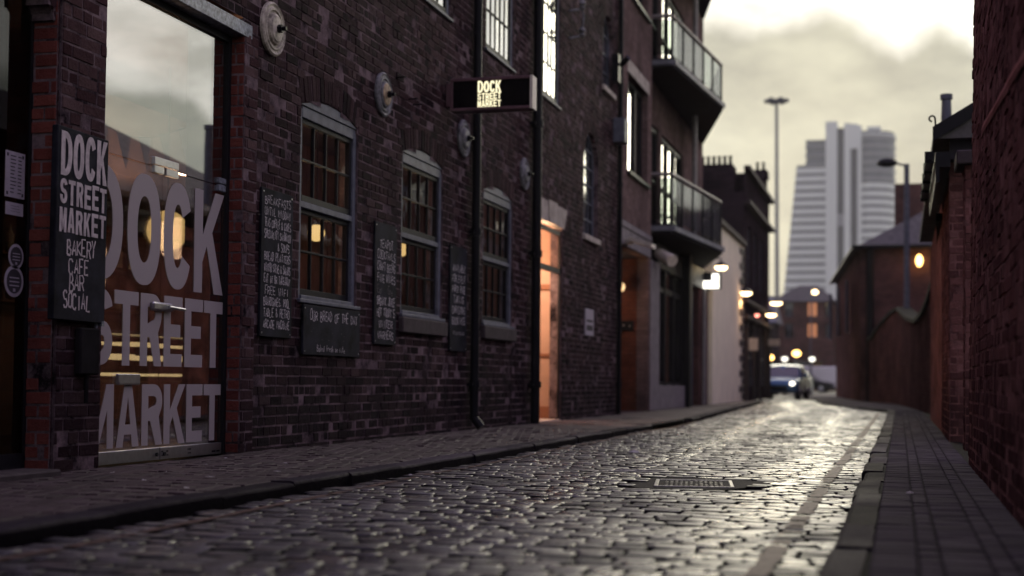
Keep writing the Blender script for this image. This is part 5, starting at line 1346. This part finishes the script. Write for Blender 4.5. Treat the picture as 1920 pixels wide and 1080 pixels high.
m = MB(); m.box(.36, .51, 15.4, 18.55, 2.86, 3.02); m.box(.36, .40, 15.38, 18.55, 2.70, 2.86); m.build('soffit', M['black'], ob)
m = MB(); m.raw([(.505, 15.5, 2.95), (3.6, 15.5, 2.95), (3.6, 15.5, 5.0), (.505, 15.5, 3.2), (.505, 15.69, 2.95), (3.6, 15.69, 2.95), (3.6, 15.69, 5.0), (.505, 15.69, 3.2)], [(0,1,2,3),(7,6,5,4),(0,4,5,1),(1,5,6,2),(2,6,7,3),(3,7,4,0)]); m.build('gable_board', M['soffit'], ob)
m = MB(); y = 15.3
m.box(.26, .335, 15.34, 18.6, 2.93, 3.00)
for k in range(5): y = 15.36 + .8*k; m.box(.25, .345, y, y+.05, 2.90, 3.02)
m.build('gutter', M['iron'], ob)
m = MB(); pp = [(.36, 15.35, 3.25)] + [(.355 + .03*math.cos(a)-.03, 15.35, 3.36+.03*math.sin(a)) for a in [R(q) for q in range(0, 300, 30)]]; m.path(pp, .010, 6); m.build('finial', M['iron'], ob)
m = MB(); m.lathe([(.075, 0), (.065, .28), (.085, .29), (.085, .36)], (.64, 21, 4.36), 'Z', 14); m.tube((.64, 21, 3.2), (.64, 21, 4.36), .075, n=12)
tag(m.build('flue_pipe', M['frame']), 'grey flue pipe rising behind the outbuilding roof', 'flue')
# boundary wall sweeping round to the corner house
bw = thing('boundary_wall', 'old brick boundary wall with dark curved coping between outbuilding and corner house', 'wall', (.5, 33, 0))
pl = [(.51, 18.6, 2.65), (.60, 22, 2.62), (.68, 26, 2.62), (.66, 29, 2.60), (.60, 30.5, 2.35), (.50, 32.5, 2.12), (.38, 36, 2.10), (.20, 40, 2.35), (-.05, 44.5, 2.85), (-.25, 46, 2.80), (-.5, 47.5, 2.60), (-.72, 48.5, 2.40), (-.9, 50, 2.15), (-1.1, 52, 2.1)]
m, c = MB(), MB()
for (x0, y0, z0), (x1, y1, z1) in zip(pl, pl[1:]):
    d = Vector((x1-x0, y1-y0)).normalized(); nx_, ny_ = d.y*.3, -d.x*.3
    m.raw([(x0, y0, -.05), (x1, y1, -.05), (x1, y1, z1), (x0, y0, z0), (x0+nx_, y0+ny_, -.05), (x1+nx_, y1+ny_, -.05), (x1+nx_, y1+ny_, z1), (x0+nx_, y0+ny_, z0)], [(1,0,3,2),(4,5,6,7),(3,7,6,2)])
    ox, oy = -d.y*.07, d.x*.07
    q = [(x0+ox, y0+oy), (x1+ox, y1+oy), (x1+nx_*1.2, y1+ny_*1.2), (x0+nx_*1.2, y0+ny_*1.2)]
    zz = [z0, z1, z1, z0]
    c.raw([(q[k][0], q[k][1], zz[k]+.003) for k in range(4)] + [(q[k][0], q[k][1], zz[k]+.10) for k in range(4)], [(0,1,2,3),(4,7,6,5),(0,4,5,1),(1,5,6,2),(2,6,7,3),(3,7,4,0)])
m.build('brickwork', M['farred'], bw); c.build('coping', M['soot'], bw)
ch = thing('corner_house', 'brick corner building with grey hipped slate roof and a lit wall lamp', 'building', (-.5, 55, 0))
A, B_, Cc, D_ = (-1.35, 52), (6, 52), (6, 72), (-2.95, 70)
m = MB(); m.prism([A, B_, Cc, D_], -.05, 5.5); m.build('wall', M['farred'], ch)
m = MB(); e = [(-1.55, 51.75, 5.45), (6.3, 51.75, 5.45), (6.3, 72.3, 5.45), (-3.2, 70.3, 5.45)]; r1, r2 = (2.3, 56.5, 8.0), (1.2, 66, 8.0)
m.raw(e + [r1, r2], [(0,1,4),(1,2,5,4),(2,3,5),(3,0,4,5),(3,2,1,0)]); m.build('roof', M['slate'], ch)
m = MB(); m.tube((-1.55, 51.72, 5.47), (6.3, 51.72, 5.47), .075, n=10); m.tube((-1.57, 51.75, 5.47), (-3.22, 70.3, 5.47), .075, n=10); m.build('gutter', M['black'], ch)
m = MB(); m.tube((-1.02, 51.9, 0), (-1.02, 51.9, 5.45), .13, n=10); m.build('drainpipe', M['black'], ch)
m = MB(); m.box(-.2, 4, 58.5, 60.2, 5.5, 8.6); m.build('chimney', M['farred'], ch)
for k in range(3):
    m = MB(); m.box(-1.4-.5*k-.62, -1.4-.5*k-.54, 56+4.2*k, 57.2+4.2*k, 2.6, 4.6); m.build('window', M['frame'], ch)
t = thing('wall_lamp', 'orange oval lamp on the corner house wall right of the street lamp', 'lamp', (.66, 51.8, 5.0))
m = MB(); bm = bmesh.new(); bmesh.ops.create_uvsphere(bm, u_segments=14, v_segments=8, radius=.12)
for v in bm.verts: v.co.z *= 1.75; v.co += Vector((.66, 51.72, 4.95))
m.bm(bm); m.build('lens', M['amberlamp'], t)
m = MB(); m.box(.58, .74, 51.9, 52, 4.8, 5.1); m.path([(.66, 51.93, 5.2), (.66, 51.72, 5.2)], .02); m.build('bracket', M['black'], t)
l = bpy.data.lights.new('lamp_light', 'POINT'); l.energy = 2.2; l.color = (1, .5, .22); l.shadow_soft_size = .15
lo = bpy.data.objects.new('lamp_light', l); COL.objects.link(lo); lo.location = (.66, 51.55, 4.75); lo.parent = t; lo.matrix_parent_inverse = Matrix.Translation(-Vector((.66, 51.8, 5.0)))
# tall mill set back behind the boundary wall (seen mirrored in the sash windows)
ml = thing('brick_mill', 'tall brick mill set back behind the boundary wall', 'building', (9, 46, 0))
m = MB(); rects = [(-60.5+4*i, -58.9+4*i, 2.0+3.2*j, 3.9+3.2*j) for i in range(6) for j in range(2)]
panel_wall(m, mapXn(5.2), -62, -38, 0, 8.2, rects, .2); m.face([(5.2, 38, 0), (8.6, 38, 0), (8.6, 38, 8.2), (5.2, 38, 8.2)]); m.face([(5.2, 38, 8.2), (8.6, 38, 8.2), (8.6, 62, 8.2), (5.2, 62, 8.2)]); m.build('wall', M['farred'], ml)
for a, b_, c_, d in rects:
    m = MB(); m.box(5.33, 5.38, -b_, -a, c_, d); m.build('window', M['towerglass'], ml)

# litter on the paving
spots = [(-4.35, 7.9), (-4.1, 7.2), (-3.9, 7.6), (-4.5, 8.7), (-3.75, 8.2), (-4.7, 9.4), (-3.62, 6.8), (-4.05, 9.0), (-4.6, 7.7)]
for k, (x, y) in enumerate(spots):
    m = MB(); s = uni(.006, .02); a = uni(0, 3)
    pts = [(x + s*q*math.cos(a+b2), y + s*q*math.sin(a+b2), .006 + uni(0, .006)) for b2, q in ((0, 1.5), (1.4, .7), (2.9, 1.2), (4.4, .6))]
    top = [(p[0], p[1], p[2]+.004) for p in pts]
    m.raw(pts + top, [(3,2,1,0),(4,5,6,7),(0,1,5,4),(1,2,6,5),(2,3,7,6),(3,0,4,7)])
    tag(m.build('litter_scrap', M['litter']), 'tiny pale scrap of litter lying on the left pavement', 'litter', 'litter scraps on the left pavement')
for k, (x, y, s, lb) in enumerate([(-2.30, 12.6, .035, 'crumpled white scrap on the setts out in the road'), (-3.15, 9.0, .012, 'small pale leaf in the gutter below the left kerb'), (.05, 7.9, .014, 'pale leaf lying on the right pavement')]):
    m = MB(); z = Z0+.012 if x < -.3 else .008
    pts = [(x+s*1.6, y, z), (x+.2*s, y+s, z+s*.5), (x-s*1.3, y+.3*s, z), (x, y-s*.8, z)]
    m.raw(pts + [(p[0], p[1], p[2]+s*.35) for p in pts], [(3,2,1,0),(4,5,6,7),(0,1,5,4),(1,2,6,5),(2,3,7,6),(3,0,4,7)])
    tag(m.build('litter_scrap', M['litter']), lb, 'litter')

# ------------------------------------------------------------------ lit hall light
l = bpy.data.lights.new('hall_light', 'POINT'); l.energy = 210; l.color = (1, .66, .44); l.shadow_soft_size = .14
lo = bpy.data.objects.new('hall_light', l); COL.objects.link(lo); lo.location = (-5.7, 20.35, 2.6)
t = thing('hall_lamp', 'bare glowing lamp on the ceiling of the orange hall', 'lamp', (-5.75, 20.4, 3.2))
m = MB(); m.sphere((-5.55, 20.5, 2.66), .075, 1.0); m.build('bulb', M['bulb'], t); m = MB(); m.tube((-5.55, 20.5, 2.74), (-5.55, 20.5, 3.295), .012); m.build('cord', M['cream'], t)

# ------------------------------------------------------------------ sky, sun, camera
HAZE = .00025
SUN_EL, SUN_AZ = R(14), R(-3)       # azimuth measured from the street axis towards the right
w = bpy.data.worlds.new('World'); SC.world = w; w.use_nodes = True; nt = w.node_tree; L = nt.links
bg = nt.nodes['Background']; bg.inputs[1].default_value = .1
sky = N(nt, 'ShaderNodeTexSky', sky_type='NISHITA'); sky.sun_disc = False; sky.sun_elevation = SUN_EL; sky.sun_rotation = SUN_AZ % (2*PI); sky.air_density = 1.2; sky.dust_density = 3.0
tc = nt.nodes.new('ShaderNodeTexCoord').outputs['Generated']
sp = nt.nodes.new('ShaderNodeSeparateXYZ'); L.new(tc, sp.inputs[0])
z = sp.outputs[2]
mpn = nt.nodes.new('ShaderNodeMapping'); mpn.inputs['Scale'].default_value = (1, 1, 2.2); mpn.inputs['Location'].default_value = (.35, .0, .12); L.new(tc, mpn.inputs[0])
n1 = noisetex(nt, 3.1, 8, .58, mpn.outputs[0])
n2 = noisetex(nt, 7.0, 7, .6, mpn.outputs[0])
n3 = noisetex(nt, 30, 5, .6, tc)
# ragged top of the low cloud bank: its height follows the compass bearing
azim = maths(nt, 'DIVIDE', maths(nt, 'ARCTAN2', sp.outputs[0], sp.outputs[1]), 2*PI)      # -.5 .. .5, 0 along the street
def deg(a): return .5 + a/360
er = ramp(nt, [(deg(a), (h*2, h*2, h*2)) for a, h in ((-60, .26), (-7.8, .247), (-4.6, .236), (-3.6, .254), (-1.9, .242), (-.1, .222), (1.1, .236), (3, .222), (7, .17), (11, .10), (24, .10), (28, .19), (45, .20), (60, .30))])
L.new(maths(nt, 'ADD', azim, .5), er.inputs[0])
edge = maths(nt, 'ADD', maths(nt, 'MULTIPLY', er.outputs[0], .5), maths(nt, 'MULTIPLY', maths(nt, 'SUBTRACT', n2, .5), .05))
edge = maths(nt, 'ADD', edge, maths(nt, 'MULTIPLY', maths(nt, 'SUBTRACT', n3, .5), .02))
dz = maths(nt, 'SUBTRACT', z, edge)
bank = nt.nodes.new('ShaderNodeMapRange'); bank.interpolation_type = 'SMOOTHSTEP'; bank.inputs[1].default_value = -.008; bank.inputs[2].default_value = .012; L.new(dz, bank.inputs[0])
low = ramp(nt, [(.38, (.27, .30, .275)), (.64, (.57, .59, .48))]); L.new(n2, low.inputs[0])
hor = nt.nodes.new('ShaderNodeMapRange'); hor.inputs[1].default_value = .02; hor.inputs[2].default_value = .17; hor.inputs[3].default_value = 1; hor.inputs[4].default_value = 0; L.new(z, hor.inputs[0])
lowc = mixc(nt, maths(nt, 'MULTIPLY', hor.outputs[0], .75), low.outputs[0], (.63, .64, .52))
gap_ = ramp(nt, [(.36, (.70, .70, .62)), (.56, (1.35, 1.33, 1.22))]); L.new(n2, gap_.inputs[0])
c = mixc(nt, bank.outputs[0], lowc, gap_.outputs[0])
hi = nt.nodes.new('ShaderNodeMapRange'); hi.interpolation_type = 'SMOOTHSTEP'; hi.inputs[1].default_value = .36; hi.inputs[2].default_value = .55
L.new(maths(nt, 'ADD', z, maths(nt, 'MULTIPLY', maths(nt, 'SUBTRACT', n1, .5), .3)), hi.inputs[0])
hic = ramp(nt, [(.3, (.40, .31, .55)), (.7, (.78, .64, 1.04))]); L.new(n1, hic.inputs[0])  # violet high cloud above the frame, added to tint the shadows
c = mixc(nt, hi.outputs[0], c, hic.outputs[0])
# cream light towards the end of the street, dull overcast elsewhere; the violet overhead is added tint
az = nt.nodes.new('ShaderNodeMapRange'); az.interpolation_type = 'SMOOTHSTEP'; az.inputs[1].default_value = .15; az.inputs[2].default_value = .78; az.inputs[3].default_value = 0; az.inputs[4].default_value = 1
L.new(maths(nt, 'ADD', maths(nt, 'MULTIPLY', sp.outputs[1], .95), maths(nt, 'MULTIPLY', sp.outputs[0], .25)), az.inputs[0])
ov = ramp(nt, [(.3, (.46, .44, .46)), (.7, (.70, .67, .67))]); L.new(n1, ov.inputs[0])
c = mixc(nt, maths(nt, 'MAXIMUM', az.outputs[0], hi.outputs[0]), ov.outputs[0], c)
c10 = mixc(nt, 1.0, c, (10, 10, 10), 'MULTIPLY')
fin = mixc(nt, .97, sky.outputs[0], c10)
L.new(fin, bg.inputs[0])

sl = bpy.data.lights.new('sun', 'SUN'); sl.energy = 1.8; sl.angle = R(34); sl.color = (1, .93, .70)
so = bpy.data.objects.new('sun', sl); COL.objects.link(so)
d = Vector((math.sin(SUN_AZ)*math.cos(SUN_EL), math.cos(SUN_AZ)*math.cos(SUN_EL), math.sin(SUN_EL)))
so.rotation_euler = d.to_track_quat('Z', 'Y').to_euler(); so.location = (4, 40, 30)

hz = MB(); hz.box(-330, 330, -45, 648, -1.2, 112)
hm_ = bpy.data.materials.new('street_haze'); hm_.use_nodes = True; hn = hm_.node_tree; hn.nodes.remove(hn.nodes['Principled BSDF'])
pv = N(hn, 'ShaderNodeVolumePrincipled'); pv.inputs['Color'].default_value = (.95, .95, .88, 1); pv.inputs['Density'].default_value = HAZE; pv.inputs['Anisotropy'].default_value = .3
hn.links.new(pv.outputs[0], hn.nodes['Material Output'].inputs['Volume'])
if HAZE > 0: hz.build('haze', hm_, kind='stuff')
cd = bpy.data.cameras.new('camera'); cam = bpy.data.objects.new('camera', cd); COL.objects.link(cam)
cd.sensor_width = 36; cd.lens = 2667/1920*36; cd.shift_y = .04265; cd.clip_end = 3000; cd.clip_start = .05
cam.matrix_world = Matrix.Translation((0, 0, .585)) @ Matrix.Rotation(R(15.2575), 4, 'Z') @ Matrix.Rotation(PI/2 + R(2.0), 4, 'X') @ Matrix.Rotation(R(.55), 4, 'Z')
cd.dof.use_dof = True; cd.dof.focus_distance = 10.2; cd.dof.aperture_fstop = 1.3; cd.dof.aperture_blades = 0
SC.camera = cam
SC.render.engine = 'CYCLES'
SC.cycles.use_denoising = True
SC.cycles.max_bounces = 8; SC.cycles.sample_clamp_indirect = 6
SC.cycles.caustics_reflective = False; SC.cycles.caustics_refractive = False
vs = SC.view_settings; vs.view_transform = 'Standard'; vs.look = 'None'; vs.exposure = .24; vs.gamma = 1; vs.use_curve_mapping = False
